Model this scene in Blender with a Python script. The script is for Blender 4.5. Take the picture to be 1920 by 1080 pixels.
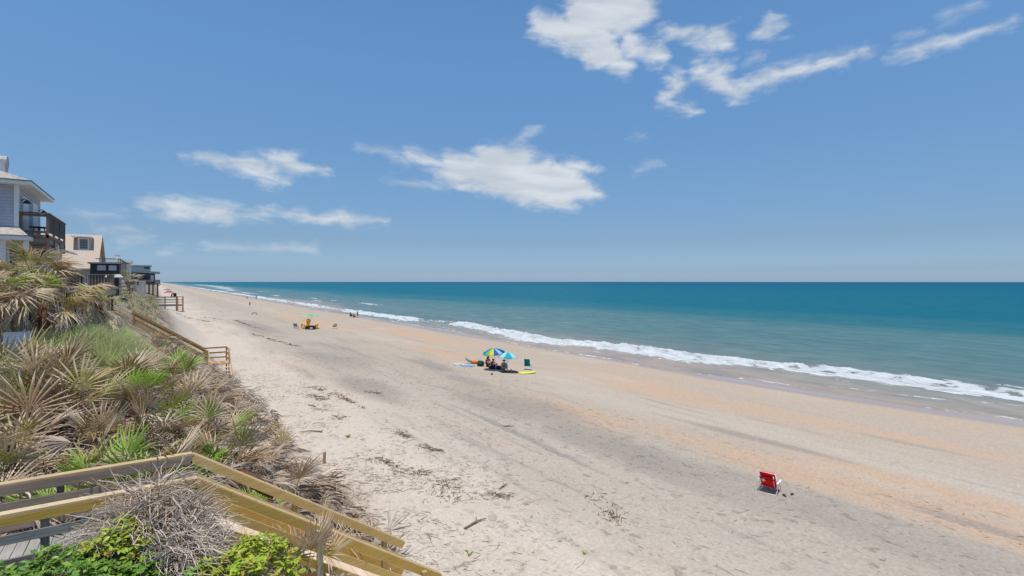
import bpy, bmesh, math, random
import numpy as np
from mathutils import Vector, Matrix

for _o in list(bpy.data.objects):
    bpy.data.objects.remove(_o)
SC = bpy.context.scene
COL = SC.collection
R = math.radians
RNG = random.Random(11)
NR = np.random.default_rng(11)

# world frame: +Y runs along the beach away from the viewer, +X runs out to sea, z = 0 is sea level
# ---------------------------------------------------------------- camera
YAW = 34.9
cam_d = bpy.data.cameras.new('camera')
cam_d.sensor_width = 36.0
cam_d.lens = 18.0
cam_d.shift_y = -12 / 1920
cam_d.clip_start = 0.1
cam_d.clip_end = 40000
cam = bpy.data.objects.new('camera', cam_d)
COL.objects.link(cam)
cam.location = (0, 0, 8.6)
cam.rotation_euler = (R(90), 0, R(-YAW))
SC.camera = cam

# ---------------------------------------------------------------- sun, view
SUN_DIR = Vector((-0.12, -0.16, 1.0)).normalized()
SUN_EL = math.asin(SUN_DIR.z)
SUN_AZ = math.atan2(SUN_DIR.x, SUN_DIR.y)
sun_d = bpy.data.lights.new('sun', 'SUN')
sun_d.energy = 3.9
sun_d.angle = R(0.53)
sun_d.color = (1.0, 0.955, 0.88)
sun = bpy.data.objects.new('sun', sun_d)
COL.objects.link(sun)
sun.location = (0, 0, 60)
sun.rotation_euler = (-SUN_DIR).to_track_quat('-Z', 'Y').to_euler()

SC.view_settings.view_transform = 'Standard'
SC.view_settings.look = 'None'
SC.view_settings.exposure = 0.0
SC.view_settings.gamma = 1.0
SC.render.engine = 'CYCLES'
SC.cycles.max_bounces = 8
SC.cycles.transparent_max_bounces = 12
try:
    SC.cycles.use_denoising = True
except Exception:
    pass

# ---------------------------------------------------------------- node helper
class NT:
    def __init__(s, tree):
        s.t = tree
    def n(s, typ, **kw):
        nd = s.t.nodes.new(typ)
        for k, v in kw.items():
            setattr(nd, k, v)
        return nd
    def put(s, sock, v):
        if isinstance(v, bpy.types.NodeSocket):
            s.t.links.new(v, sock)
        elif v is not None:
            sock.default_value = v
    def math(s, op, a, b=None, c=None, clamp=False):
        nd = s.n('ShaderNodeMath', operation=op, use_clamp=clamp)
        for i, v in enumerate((a, b, c)):
            s.put(nd.inputs[i], v)
        return nd.outputs[0]
    def vec(s, op, a, b=None, scale=None):
        nd = s.n('ShaderNodeVectorMath', operation=op)
        s.put(nd.inputs[0], a)
        if b is not None:
            s.put(nd.inputs[1], b)
        if scale is not None:
            s.put(nd.inputs['Scale'], scale)
        return nd.outputs['Value'] if op in ('DOT_PRODUCT', 'LENGTH') else nd.outputs[0]
    def xyz(s, v):
        nd = s.n('ShaderNodeSeparateXYZ')
        s.put(nd.inputs[0], v)
        return nd.outputs
    def comb(s, x, y, z):
        nd = s.n('ShaderNodeCombineXYZ')
        for i, v in enumerate((x, y, z)):
            s.put(nd.inputs[i], v)
        return nd.outputs[0]
    def noise(s, v, scale, detail=4.0, rough=0.55, dist=0.0):
        nd = s.n('ShaderNodeTexNoise')
        if v is not None:
            s.put(nd.inputs['Vector'], v)
        nd.inputs['Scale'].default_value = scale
        nd.inputs['Detail'].default_value = detail
        nd.inputs['Roughness'].default_value = rough
        nd.inputs['Distortion'].default_value = dist
        return nd.outputs[0]
    def ramp(s, fac, stops, interp='LINEAR'):
        nd = s.n('ShaderNodeValToRGB')
        cr = nd.color_ramp
        cr.interpolation = interp
        while len(cr.elements) < len(stops):
            cr.elements.new(0.5)
        for e, (p, c) in zip(cr.elements, stops):
            e.position = p
            if not hasattr(c, '__len__'):
                c = (c, c, c)
            e.color = (*c[:3], 1)
        s.put(nd.inputs[0], fac)
        return nd.outputs[0]
    def mix(s, fac, a, b, blend='MIX'):
        nd = s.n('ShaderNodeMix', data_type='RGBA', blend_type=blend)
        s.put(nd.inputs[0], fac)
        for i, v in ((6, a), (7, b)):
            if isinstance(v, (tuple, list)):
                v = (*v[:3], 1)
            s.put(nd.inputs[i], v)
        return nd.outputs[2]
    def mapr(s, v, a, b, c=0.0, d=1.0, smooth=False):
        nd = s.n('ShaderNodeMapRange')
        nd.interpolation_type = 'SMOOTHSTEP' if smooth else 'LINEAR'
        s.put(nd.inputs[0], v)
        for i, q in enumerate((a, b, c, d)):
            nd.inputs[i + 1].default_value = q
        return nd.outputs[0]
    def bump(s, h, strength=0.4, dist=0.05, normal=None):
        nd = s.n('ShaderNodeBump')
        nd.inputs['Strength'].default_value = strength
        nd.inputs['Distance'].default_value = dist
        s.put(nd.inputs['Height'], h)
        if normal is not None:
            s.put(nd.inputs['Normal'], normal)
        return nd.outputs[0]

# ---------------------------------------------------------------- sky (azimuth / elevation in degrees, real directions)
CLOUDS = [(37.9, 26.7, 1.07, 42.6, 25.3, 1.77), (43.2, 27.6, 2.82, 47.8, 27.7, 2.41), (44.4, 24.5, 2.1, 47.5, 22.5, 0.81), (47.8, 24.7, 1.15, 50.9, 22.8, 0.73), (51.7, 25.0, 0.56, 54.4, 24.4, 0.44), (54.9, 24.1, 0.65, 57.8, 23.5, 0.53), (61.2, 24.1, 0.56, 62.3, 23.8, 0.45), (52.4, 20.6, 0.83, 51.4, 19.0, 0.5), (51.2, 18.7, 0.45, 54.4, 17.6, 0.33), (54.9, 21.2, 0.87, 57.5, 20.5, 1.16), (57.5, 20.0, 1.38, 58.6, 18.4, 0.31), (59.0, 19.0, 0.83, 61.9, 19.8, 0.7), (61.9, 19.8, 0.7, 66.0, 20.1, 0.57), (66.0, 20.1, 0.61, 69.8, 20.2, 0.35), (71.0, 19.5, 0.09, 73.3, 19.6, 0.37), (73.3, 19.6, 0.41, 76.1, 19.4, 0.23), (76.1, 19.4, 0.19, 79.3, 20.0, 0.07), (28.4, 12.3, 1.65, 40.3, 10.7, 2.61), (31.3, 13.3, 1.43, 36.7, 13.4, 1.43), (34.9, 10.5, 1.31, 41.7, 8.3, 0.77), (40.8, 12.8, 0.71, 44.2, 12.1, 0.29), (42.0, 10.4, 1.65, 43.9, 9.7, 0.82), (22.8, 13.6, 0.46, 28.4, 12.6, 0.83), (2.3, 11.5, 0.18, 5.5, 11.4, 0.53), (5.5, 11.4, 0.53, 9.8, 11.1, 0.98), (8.8, 10.2, 0.56, 11.3, 10.2, 0.37), (9.5, 12.2, 0.72, 11.9, 12.5, 0.79), (11.8, 12.1, 0.74, 14.4, 11.5, 0.22), (-0.6, 6.9, 0.35, 1.6, 6.8, 0.82), (1.6, 6.8, 0.82, 6.5, 6.8, 0.69), (6.5, 6.7, 0.59, 9.5, 6.6, 0.15), (9.1, 7.3, 0.15, 12.3, 6.9, 0.48), (12.3, 6.8, 0.53, 17.0, 6.7, 0.55), (17.0, 6.6, 0.5, 21.0, 6.5, 0.11)]
WISPS = [(18.4, 14.2, 0.34, 23.1, 12.8, 0.52), (21.7, 10.7, 0.17, 28.4, 10.3, 0.35), (34.9, 15.0, 0.48, 37.6, 16.7, 0.36), (72.1, 21.0, 0.17, 73.4, 20.9, 0.12), (74.7, 21.3, 0.16, 77.7, 21.8, 0.15), (4.0, 3.5, 0.28, 13.3, 3.4, 0.48), (-5.3, 6.0, 0.28, -2.5, 5.9, 0.3), (-3.7, 4.5, 0.25, -2.0, 4.6, 0.26), (-2.5, 3.6, 0.3, -0.5, 4.0, 0.35), (48.4, 11.9, 0.23, 51.7, 12.4, 0.22), (48.7, 15.3, 0.34, 48.9, 15.3, 0.29), (0.8, 2.6, 0.22, 1.4, 2.8, 0.23), (60.3, 21.6, 0.36, 61.0, 21.7, 0.3), (55.5, 22.8, 0.27, 56.5, 22.6, 0.27)]

def build_world():
    w = bpy.data.worlds.new('World')
    SC.world = w
    w.use_nodes = True
    w.node_tree.nodes.clear()
    t = NT(w.node_tree)
    sky = t.n('ShaderNodeTexSky', sky_type='NISHITA')
    sky.sun_disc = False
    sky.sun_elevation = SUN_EL
    sky.sun_rotation = SUN_AZ
    sky.altitude = 0.0
    sky.air_density = 1.0
    sky.dust_density = 0.6
    sky.ozone_density = 2.0
    d = t.n('ShaderNodeTexCoord').outputs['Generated']
    x, y, z = t.xyz(t.vec('NORMALIZE', d))[:3]
    el = t.math('MULTIPLY', t.math('ARCSINE', z), 180 / math.pi)
    az = t.math('MULTIPLY', t.math('ARCTAN2', x, y), 180 / math.pi)
    # the hazier, greyer air low over the sea: grade of the Nishita sky by elevation only
    grade = t.vec('SCALE', t.ramp(t.mapr(el, 0, 60), [(0.0, (0.37, 0.52, 0.85)), (0.02, (0.295, 0.415, 0.67)), (0.075, (0.295, 0.375, 0.50)), (0.173, (0.375, 0.48, 0.565)), (0.377, (0.47, 0.65, 0.74)), (1.0, (0.50, 0.70, 0.80))]), scale=2.0)
    col = t.mix(1.0, sky.outputs[0], grade, 'MULTIPLY')
    p = t.comb(az, el, 0.0)
    wv = t.comb(t.math('MULTIPLY', az, 0.40), el, 0.0)
    nz = t.n('ShaderNodeTexNoise'); t.put(nz.inputs['Vector'], wv)
    nz.inputs['Scale'].default_value = 0.5; nz.inputs['Detail'].default_value = 4; nz.inputs['Roughness'].default_value = 0.55
    warp = t.vec('SCALE', t.vec('SUBTRACT', nz.outputs['Color'], (0.5, 0.5, 0.5)), scale=2.6)
    p2 = t.vec('ADD', p, t.vec('MULTIPLY', warp, (1.6, 0.75, 0)))
    fine = t.noise(t.comb(t.math('MULTIPLY', az, 0.5), t.math('MULTIPLY', el, 1.05), 3.0), 0.95, 6, 0.54, 0.45)
    fine = t.math('SUBTRACT', fine, 0.5)
    streak = t.math('SUBTRACT', t.noise(t.comb(t.math('MULTIPLY', az, 0.16), t.math('ADD', el, t.math('MULTIPLY', az, 0.12)), 5.0), 2.0, 5, 0.55, 0.5), 0.5)
    shade = t.noise(t.comb(t.math('MULTIPLY', az, 0.22), t.math('ADD', el, t.math('MULTIPLY', az, 0.06)), 9.0), 0.8, 2, 0.45)
    ccol = t.mix(t.mapr(shade, 0.36, 0.64), (5.9, 6.4, 6.9), (7.6, 7.9, 8.1))
    def field(caps):
        best = None
        for (ax, ay, ra, bx, by, rb) in caps:
            ba = Vector((bx - ax, by - ay, 0))
            q = t.vec('SUBTRACT', p2, (ax, ay, 0))
            h = t.math('MULTIPLY', t.vec('DOT_PRODUCT', q, tuple(ba / ba.length_squared)), 1.0, clamp=True)
            dd = t.vec('LENGTH', t.vec('SUBTRACT', q, t.vec('SCALE', tuple(ba), scale=h)))
            f = t.math('SUBTRACT', dd, t.math('MULTIPLY_ADD', h, rb - ra, ra))
            best = f if best is None else t.math('SMOOTH_MIN', best, f, 0.5)
        return best
    def bgnode(c):
        bg = t.n('ShaderNodeBackground'); t.put(bg.inputs[0], c); bg.inputs[1].default_value = 0.1
        return bg.outputs[0]
    def mixsh(f, a, b):
        ms = t.n('ShaderNodeMixShader'); t.put(ms.inputs[0], f)
        t.t.links.new(a, ms.inputs[1]); t.t.links.new(b, ms.inputs[2])
        return ms.outputs[0]
    def box(a0, a1, e0, e1):
        return t.math('MULTIPLY', t.math('MULTIPLY', t.math('GREATER_THAN', az, a0), t.math('LESS_THAN', az, a1)), t.math('MULTIPLY', t.math('GREATER_THAN', el, e0), t.math('LESS_THAN', el, e1)))
    # the cloud field is worked out tile by tile so that a ray only pays for the clouds near it
    AZ = [-9, 8, 22, 34, 46, 58, 70, 83]; EL = [1.0, 9, 16, 34]
    plain_sky = bgnode(col); tree = plain_sky
    def hits(c, a0, a1, e0, e1):
        m = max(c[2], c[5]) + 1.6
        n = m + 0.6
        return not (max(c[0], c[3]) + n < a0 or min(c[0], c[3]) - n > a1 or max(c[1], c[4]) + m < e0 or min(c[1], c[4]) - m > e1)
    for a0, a1 in zip(AZ, AZ[1:]):
        for e0, e1 in zip(EL, EL[1:]):
            ca = [c for c in CLOUDS if hits(c, a0, a1, e0, e1)]; cb = [c for c in WISPS if hits(c, a0, a1, e0, e1)]
            den = None
            if ca:
                fa = t.math('MULTIPLY_ADD', fine, 2.35, t.math('MULTIPLY_ADD', streak, 0.45, field(ca)))
                den = t.mapr(fa, 0.75, -1.15, 0.0, 0.86, True)
            if cb:
                fb = t.math('MULTIPLY_ADD', fine, 2.4, t.math('MULTIPLY_ADD', streak, 0.7, field(cb)))
                db = t.mapr(fb, 0.7, -1.2, 0.0, 0.42, True)
                den = db if den is None else t.math('MAXIMUM', den, db)
            if den is not None:
                tree = mixsh(box(a0, a1, e0, e1), tree, bgnode(t.mix(den, col, ccol)))
    tree = mixsh(box(-9, 83, 1.0, 34), plain_sky, tree)
    o = t.n('ShaderNodeOutputWorld')
    w.node_tree.links.new(tree, o.inputs[0])
    w.cycles.sampling_method = 'MANUAL'
    w.cycles.sample_map_resolution = 512
build_world()

# ---------------------------------------------------------------- numpy noise
def _h(i, j, s):
    n = (i.astype(np.int64) * 374761393 + j.astype(np.int64) * 668265263 + s * 974711) & 0xffffffff
    n = ((n ^ (n >> 13)) * 1274126177) & 0xffffffff
    return ((n ^ (n >> 16)) & 0xffff) / 65535.0
def vnoise(x, y, s=0):
    x = np.asarray(x, float); y = np.asarray(y, float)
    i = np.floor(x); j = np.floor(y)
    u = x - i; v = y - j
    u = u * u * (3 - 2 * u); v = v * v * (3 - 2 * v)
    a = _h(i, j, s); b = _h(i + 1, j, s); c = _h(i, j + 1, s); d = _h(i + 1, j + 1, s)
    return (a * (1 - u) + b * u) * (1 - v) + (c * (1 - u) + d * u) * v
def fbm(x, y, s=0, o=4, g=0.5):
    r = 0; amp = 1; tot = 0
    for k in range(o):
        r = r + amp * vnoise(np.asarray(x) * 2 ** k + 17.3 * k, np.asarray(y) * 2 ** k + 5.1 * k, s + k)
        tot += amp; amp *= g
    return r / tot

# ---------------------------------------------------------------- terrain height
CY = [-400, 8, 13, 18, 24, 34, 60, 110, 148, 200, 300, 20000]
CZ = [4.3, 4.15, 4.3, 5.2, 6.3, 6.6, 6.8, 6.6, 4.4, 4.6, 4.6, 4.4]
WY = [-400, 8, 13, 22, 34, 60, 110, 148, 300, 20000]
WW = [5.0, 4.9, 5.3, 7.0, 7.8, 8.0, 8.5, 11.0, 10.0, 10.0]
def beach_z(X):
    X = np.asarray(X, float)
    return np.where(X > 60, -0.684 - (X - 60) * 0.012, 1.35 - (X - 5) * (1.35 / 36.5))
def ground_z(X, Y, fine=False):
    X = np.asarray(X, float); Y = np.asarray(Y, float)
    crest = np.interp(Y, CY, CZ); Wd = np.interp(Y, WY, WW)
    toe = 5.1 + 0.5 * (vnoise(Y * 0.22, Y * 0, 3) - 0.5) * 2
    zb = 1.35 - (np.maximum(X, 5) - 5) * (1.35 / 36.5)
    zb = np.where(X > 60, beach_z(X), zb)
    u = np.clip((toe - X) / Wd, 0, 1)
    S = 0.55 * u + 0.45 * u * u * (3 - 2 * u)
    z = zb + (crest - zb) * S
    near = np.clip(1 - np.abs(Y) / 400, 0, 1)
    z = z + near * (fbm(X * 0.35, Y * 0.35, 5, 3) - 0.5) * 0.5 * np.clip(u * 4, 0, 1)
    z = z + near * (fbm(X * 0.12, Y * 0.06, 8, 3) - 0.5) * 0.22 * np.clip((38 - X) / 10, 0, 1) * np.clip((X - 4) / 4, 0, 1)
    if fine:
        a = np.clip((24 - X) / 8, 0.12, 1) * np.clip((41 - X) / 4, 0, 1) * np.clip(1 - np.abs(Y) / 90, 0, 1)
        n = fbm(X * 1.7, Y * 1.7, 21, 3, 0.55)
        pits = np.clip(vnoise(X * 2.1 + 3, Y * 2.1, 33) - 0.62, 0, 1) * 2.2
        z = z + a * ((n - 0.5) * 0.15 - pits * 0.085)
    return z
def gz(x, y):
    return float(ground_z(x, y))

# ---------------------------------------------------------------- mesh helpers
class MB:
    """collects geometry in world (or local) metres for ONE mesh"""
    def __init__(s):
        s.v = []; s.f = []
    def add(s, vs, fs):
        b = len(s.v)
        s.v.extend([tuple(map(float, q)) for q in vs])
        s.f.extend([tuple(b + i for i in f) for f in fs])
        return s
    def box(s, x0, x1, y0, y1, z0, z1):
        return s.add([(x0, y0, z0), (x1, y0, z0), (x1, y1, z0), (x0, y1, z0), (x0, y0, z1), (x1, y0, z1), (x1, y1, z1), (x0, y1, z1)],
                     [(0, 3, 2, 1), (4, 5, 6, 7), (0, 1, 5, 4), (1, 2, 6, 5), (2, 3, 7, 6), (3, 0, 4, 7)])
    def beam(s, a, b, w, h, up=(0, 0, 1)):
        """rectangular bar from a to b: w across, h along up, centred on the axis"""
        a = Vector(a); b = Vector(b); d = (b - a).normalized(); up = Vector(up)
        side = d.cross(up)
        if side.length < 1e-5:
            side = d.cross(Vector((1, 0, 0)))
        side.normalize(); u = side.cross(d).normalized()
        vs = []
        for p in (a, b):
            for (i, j) in ((-1, -1), (1, -1), (1, 1), (-1, 1)):
                vs.append(p + side * (i * w / 2) + u * (j * h / 2))
        return s.add(vs, [(0, 1, 2, 3), (7, 6, 5, 4), (0, 4, 5, 1), (1, 5, 6, 2), (2, 6, 7, 3), (3, 7, 4, 0)])
    def tube(s, pts, rad, n=6, cap=True):
        pts = [Vector(p) for p in pts]
        if not hasattr(rad, '__len__'):
            rad = [rad] * len(pts)
        vs = []; fs = []
        ref = Vector((0.13, 0.31, 0.94))
        for k, p in enumerate(pts):
            d = (pts[min(k + 1, len(pts) - 1)] - pts[max(k - 1, 0)]).normalized()
            a = d.cross(ref)
            if a.length < 0.05:
                a = d.cross(Vector((1, 0, 0)))
            a.normalize(); b = d.cross(a)
            for i in range(n):
                t = 2 * math.pi * i / n
                vs.append(p + (a * math.cos(t) + b * math.sin(t)) * rad[k])
        for k in range(len(pts) - 1):
            for i in range(n):
                j = (i + 1) % n
                fs.append((k * n + i, k * n + j, k * n + n + j, k * n + n + i))
        if cap:
            fs.append(tuple(range(n - 1, -1, -1)))
            fs.append(tuple((len(pts) - 1) * n + i for i in range(n)))
        return s.add(vs, fs)
    def ball(s, c, r, nu=12, nv=8):
        if not hasattr(r, '__len__'):
            r = (r, r, r)
        vs = [(c[0], c[1], c[2] + r[2])]; fs = []
        for j in range(1, nv):
            th = math.pi * j / nv
            for i in range(nu):
                ph = 2 * math.pi * i / nu
                vs.append((c[0] + r[0] * math.sin(th) * math.cos(ph), c[1] + r[1] * math.sin(th) * math.sin(ph), c[2] + r[2] * math.cos(th)))
        vs.append((c[0], c[1], c[2] - r[2]))
        for i in range(nu):
            fs.append((0, 1 + i, 1 + (i + 1) % nu))
        for j in range(nv - 2):
            for i in range(nu):
                a = 1 + j * nu + i; b = 1 + j * nu + (i + 1) % nu
                fs.append((a, a + nu, b + nu, b))
        L = len(vs) - 1; q = 1 + (nv - 2) * nu
        for i in range(nu):
            fs.append((q + i, L, q + (i + 1) % nu))
        return s.add(vs, fs)
    def prism(s, poly, axis_a, axis_b, axis_n, o, th):
        """poly (u,v) in the plane axis_a/axis_b at o, extruded th along axis_n"""
        A = Vector(axis_a); B = Vector(axis_b); N = Vector(axis_n); O = Vector(o); n = len(poly)
        vs = [O + A * u + B * v for u, v in poly] + [O + A * u + B * v + N * th for u, v in poly]
        fs = [tuple(range(n - 1, -1, -1)), tuple(range(n, 2 * n))] + [(i, (i + 1) % n, n + (i + 1) % n, n + i) for i in range(n)]
        return s.add(vs, fs)
    def mesh(s, name, mat, smooth=False, off=None):
        me = bpy.data.meshes.new(name)
        v = s.v if off is None else [(a - off[0], b - off[1], c - off[2]) for a, b, c in s.v]
        me.from_pydata(v, [], s.f)
        me.materials.append(mat)
        if smooth:
            me.polygons.foreach_set('use_smooth', [True] * len(me.polygons))
        me.update()
        return me

def link(o):
    COL.objects.link(o); return o
def tag(o, label=None, cat=None, group=None, kind=None):
    if label: o['label'] = label
    if cat: o['category'] = cat
    if group: o['group'] = group
    if kind: o['kind'] = kind
    return o
ORIG = {}
def thing(name, label, cat, loc=(0, 0, 0), group=None, rz=0.0):
    o = link(bpy.data.objects.new(name, None))
    o.empty_display_size = 0.2
    o.location = loc; o.rotation_euler = (0, 0, rz)
    ORIG[o.name] = tuple(loc)
    return tag(o, label, cat, group)
def part(name, mb, mat, parent, world=True, smooth=False):
    root = parent
    while root.parent: root = root.parent
    me = mb.mesh(name, mat, smooth, ORIG[root.name] if world else None) if isinstance(mb, MB) else mb
    o = link(bpy.data.objects.new(name, me))
    o.parent = parent
    return o
def single(name, mb, mat, label, cat, loc=(0, 0, 0), group=None, smooth=False, rz=0.0, kind=None, world=False):
    o = link(bpy.data.objects.new(name, mb.mesh(name, mat, smooth, loc if world else None)))
    o.location = loc; o.rotation_euler = (0, 0, rz)
    return tag(o, label, cat, group, kind)
def raw_mesh(name, V, F, mat, smooth=False, attrs=None):
    """numpy vertices, list/array of quads or tris"""
    me = bpy.data.meshes.new(name)
    F = np.asarray(F); V = np.asarray(V, np.float32)
    me.vertices.add(len(V)); me.vertices.foreach_set('co', V.ravel())
    k = F.shape[1]
    me.loops.add(F.size); me.loops.foreach_set('vertex_index', F.ravel().astype(np.int32))
    me.polygons.add(len(F)); me.polygons.foreach_set('loop_start', np.arange(0, F.size, k, dtype=np.int32))
    me.polygons.foreach_set('loop_total', np.full(len(F), k, np.int32))
    if smooth: me.polygons.foreach_set('use_smooth', np.ones(len(F), bool))
    for an, av in (attrs or {}).items():
        at = me.attributes.new(an, 'FLOAT', 'POINT'); at.data.foreach_set('value', np.asarray(av, np.float32).ravel())
    me.materials.append(mat)
    me.update(calc_edges=True); me.validate()
    return me

# ---------------------------------------------------------------- materials
MATS = {}
def new_mat(name):
    m = bpy.data.materials.new(name); m.use_nodes = True
    m.node_tree.nodes.clear()
    t = NT(m.node_tree)
    b = t.n('ShaderNodeBsdfPrincipled'); o = t.n('ShaderNodeOutputMaterial')
    m.node_tree.links.new(b.outputs[0], o.inputs[0])
    MATS[name] = m
    return m, t, b
def plain(name, col, rough=0.6, var=0.12, scale=6.0, spec=0.3, bump=0.0, stretch=(1, 1, 1), metal=0.0, trans=0.0):
    """colour with a gentle procedural mottling and optional fine relief"""
    m, t, b = new_mat(name)
    pos = t.vec('MULTIPLY', t.n('ShaderNodeNewGeometry').outputs['Position'], stretch)
    n = t.noise(pos, scale, 5, 0.6)
    lo = tuple(c * (1 - var * 1.6) for c in col); hi = tuple(min(1, c * (1 + var)) for c in col)
    t.put(b.inputs['Base Color'], t.mix(t.mapr(n, 0.3, 0.7), lo, hi))
    b.inputs['Roughness'].default_value = rough
    b.inputs['Specular IOR Level'].default_value = spec
    b.inputs['Metallic'].default_value = metal
    if bump:
        t.put(b.inputs['Normal'], t.bump(n, bump, 0.02))
    if trans:
        tr = t.n('ShaderNodeBsdfTranslucent'); t.put(tr.inputs[0], (*hi, 1))
        ms = t.n('ShaderNodeMixShader'); ms.inputs[0].default_value = trans
        m.node_tree.links.new(b.outputs[0], ms.inputs[1]); m.node_tree.links.new(tr.outputs[0], ms.inputs[2])
        m.node_tree.links.new(ms.outputs[0], m.node_tree.nodes['Material Output'].inputs[0])
    return m
def wood(name, dark, light, axis=0, rough=0.75, grey=0.0):
    """sawn timber: grain drawn out along one axis, knots, per-board tone"""
    m, t, b = new_mat(name)
    pos = t.n('ShaderNodeNewGeometry').outputs['Position']
    st = [14, 14, 14]; st[axis] = 0.7
    g = t.noise(t.vec('MULTIPLY', pos, tuple(st)), 3.0, 6, 0.6, 0.4)
    big = t.noise(pos, 1.3, 3, 0.5)
    st2 = [9, 9, 9]; st2[axis] = 3.0
    kn = t.n('ShaderNodeTexVoronoi'); t.put(kn.inputs['Vector'], t.vec('MULTIPLY', pos, tuple(st2))); kn.inputs['Scale'].default_value = 0.45
    knot = t.mapr(kn.outputs['Distance'], 0.05, 0.13, 0.35, 1.0, True)
    rnd = t.n('ShaderNodeObjectInfo').outputs['Random']
    c = t.mix(t.mapr(g, 0.3, 0.7), dark, light)
    c = t.mix(t.mapr(big, 0.35, 0.75, 0, 0.35), c, tuple(x * 0.62 for x in dark))
    hs = t.n('ShaderNodeHueSaturation'); t.put(hs.inputs['Color'], c); t.put(hs.inputs['Value'], t.mapr(rnd, 0, 1, 0.82, 1.16)); t.put(hs.inputs['Saturation'], t.mapr(rnd, 0, 1, 1.1, 0.85))
    c = t.mix(1.0, hs.outputs[0], t.ramp(knot, [(0, 0.0), (1, 1.0)]), 'MULTIPLY')
    t.put(b.inputs['Base Color'], c)
    b.inputs['Roughness'].default_value = rough; b.inputs['Specular IOR Level'].default_value = 0.25
    t.put(b.inputs['Normal'], t.bump(g, 0.35, 0.01))
    return m

# ---------------------------------------------------------------- sand and ground cover material
def sand_material():
    m, t, b = new_mat('sand')
    pos = t.n('ShaderNodeNewGeometry').outputs['Position']
    x, y, z = t.xyz(pos)[:3]
    lowf = t.noise(t.vec('MULTIPLY', pos, (0.10, 0.052, 0)), 1.0, 4, 0.55, 0.8)
    streak = t.noise(t.vec('MULTIPLY', pos, (0.85, 0.07, 0)), 1.0, 5, 0.6, 0.5)
    patch = t.noise(t.vec('MULTIPLY', pos, (0.22, 0.075, 0)), 1.0, 5, 0.6, 0.3)
    xw = t.math('ADD', x, t.math('MULTIPLY', t.math('SUBTRACT', lowf, 0.5), 13.0))
    xw = t.math('ADD', xw, t.math('MULTIPLY', t.math('SUBTRACT', streak, 0.5), 3.0))
    L = (0.475, 0.398, 0.318); L2 = (0.44, 0.37, 0.296); G = (0.30, 0.256, 0.215); O = (0.50, 0.345, 0.235); O2 = (0.465, 0.355, 0.262)
    N_ = (0.44, 0.355, 0.272)
    base = t.ramp(t.math('DIVIDE', xw, 50.0), [(0.0, (0.56, 0.472, 0.38)), (0.16, (0.56, 0.472, 0.38)), (0.22, L), (0.30, L2), (0.40, (0.41, 0.345, 0.27)), (0.46, N_), (0.52, L), (0.60, N_), (0.66, O2), (0.70, N_), (0.78, O2), (0.86, O2)])
    # mineral patches that have their own place on the beach: iron-stained and heavy grey sand
    def patches(lst, seed, amp=1.7):
        wob = t.math('MULTIPLY', t.math('SUBTRACT', t.noise(t.vec('ADD', t.vec('MULTIPLY', pos, (0.42, 0.16, 0)), (seed, 0, 0)), 1.0, 6, 0.62, 0.5), 0.5), amp)
        best = None
        for (cx, cy, rx, ry, sk) in lst:
            dy = t.math('SUBTRACT', y, cy)
            dx = t.math('DIVIDE', t.math('SUBTRACT', t.math('SUBTRACT', x, cx), t.math('MULTIPLY', dy, sk)), rx)
            dy = t.math('DIVIDE', dy, ry)
            q = t.math('SUBTRACT', 1.0, t.math('ADD', t.math('MULTIPLY', dx, dx), t.math('MULTIPLY', dy, dy)))
            best = q if best is None else t.math('MAXIMUM', best, q)
        return t.mapr(t.math('ADD', best, wob), -0.7, 1.0, 0, 1, True)
    base = t.mix(t.math('MULTIPLY', patches([(31, 25, 2.6, 10, 0.02), (21.6, 9, 1.5, 11, 0.02), (32.5, 14, 1.0, 9, -0.05), (27, 50, 2.5, 14, 0.0), (20.5, 24, 1.6, 6, 0.05), (33, 75, 3, 22, 0.0), (26, 110, 4, 30, 0.0), (24.5, 6, 1.2, 7, 0)], 3.0), 0.85), base, O)
    base = t.mix(t.math('MULTIPLY', patches([(17.6, 16, 1.7, 8, 0.03), (18.6, 5, 1.5, 8, 0.0), (18.6, 27, 2.6, 7, 0.06), (25, 15, 0.5, 5, -0.06), (15, 56, 3.0, 14, 0.05), (12.5, 36, 1.6, 6, 0.0), (21, 40, 1.2, 9, 0.1), (14, 95, 2.5, 20, 0)], 40.0), 0.8), base, G)
    base = t.mix(t.mapr(t.noise(t.vec('MULTIPLY', pos, (0.09, 0.05, 0)), 1.0, 4, 0.6, 0.8), 0.46, 0.62, 0.0, 0.40, True), base, t.mix(t.mapr(x, 10, 24, 0, 1), L2, (0.43, 0.36, 0.28)))
    # darker mineral streaks and pale blown patches, drawn out along the beach
    dk = t.mapr(streak, 0.54, 0.72, 0.0, 0.62, True)
    dkz = t.math('MULTIPLY', dk, t.math('MULTIPLY', t.mapr(x, 6, 12, 0, 1, True), t.mapr(x, 36, 28, 0.25, 1, True)))
    c = t.mix(dkz, base, (0.25, 0.222, 0.20))
    c = t.mix(t.mapr(patch, 0.54, 0.72, 0.0, 0.55, True), c, (0.50, 0.428, 0.345))
    c = t.mix(t.mapr(patch, 0.44, 0.30, 0.0, 0.5, True), c, (0.46, 0.35, 0.255))
    # crumbly texture, and footprint dimples whose shade is painted as dark spots
    f1 = t.noise(pos, 9.0, 6, 0.65)
    f2 = t.noise(t.vec('MULTIPLY', pos, (3.2, 2.2, 3)), 1.0, 5, 0.62)
    c = t.mix(t.mapr(f1, 0.30, 0.72, 0.0, 1.0), t.mix(1.0, c, (0.80, 0.79, 0.78), 'MULTIPLY'), t.mix(1.0, c, (1.14, 1.14, 1.14), 'MULTIPLY'))
    rough_zone = t.mapr(x, 27, 16, 0.25, 1.0, True)
    spots = t.math('MULTIPLY', t.mapr(f2, 0.57, 0.68, 0, 0.7, True), rough_zone)
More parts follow.
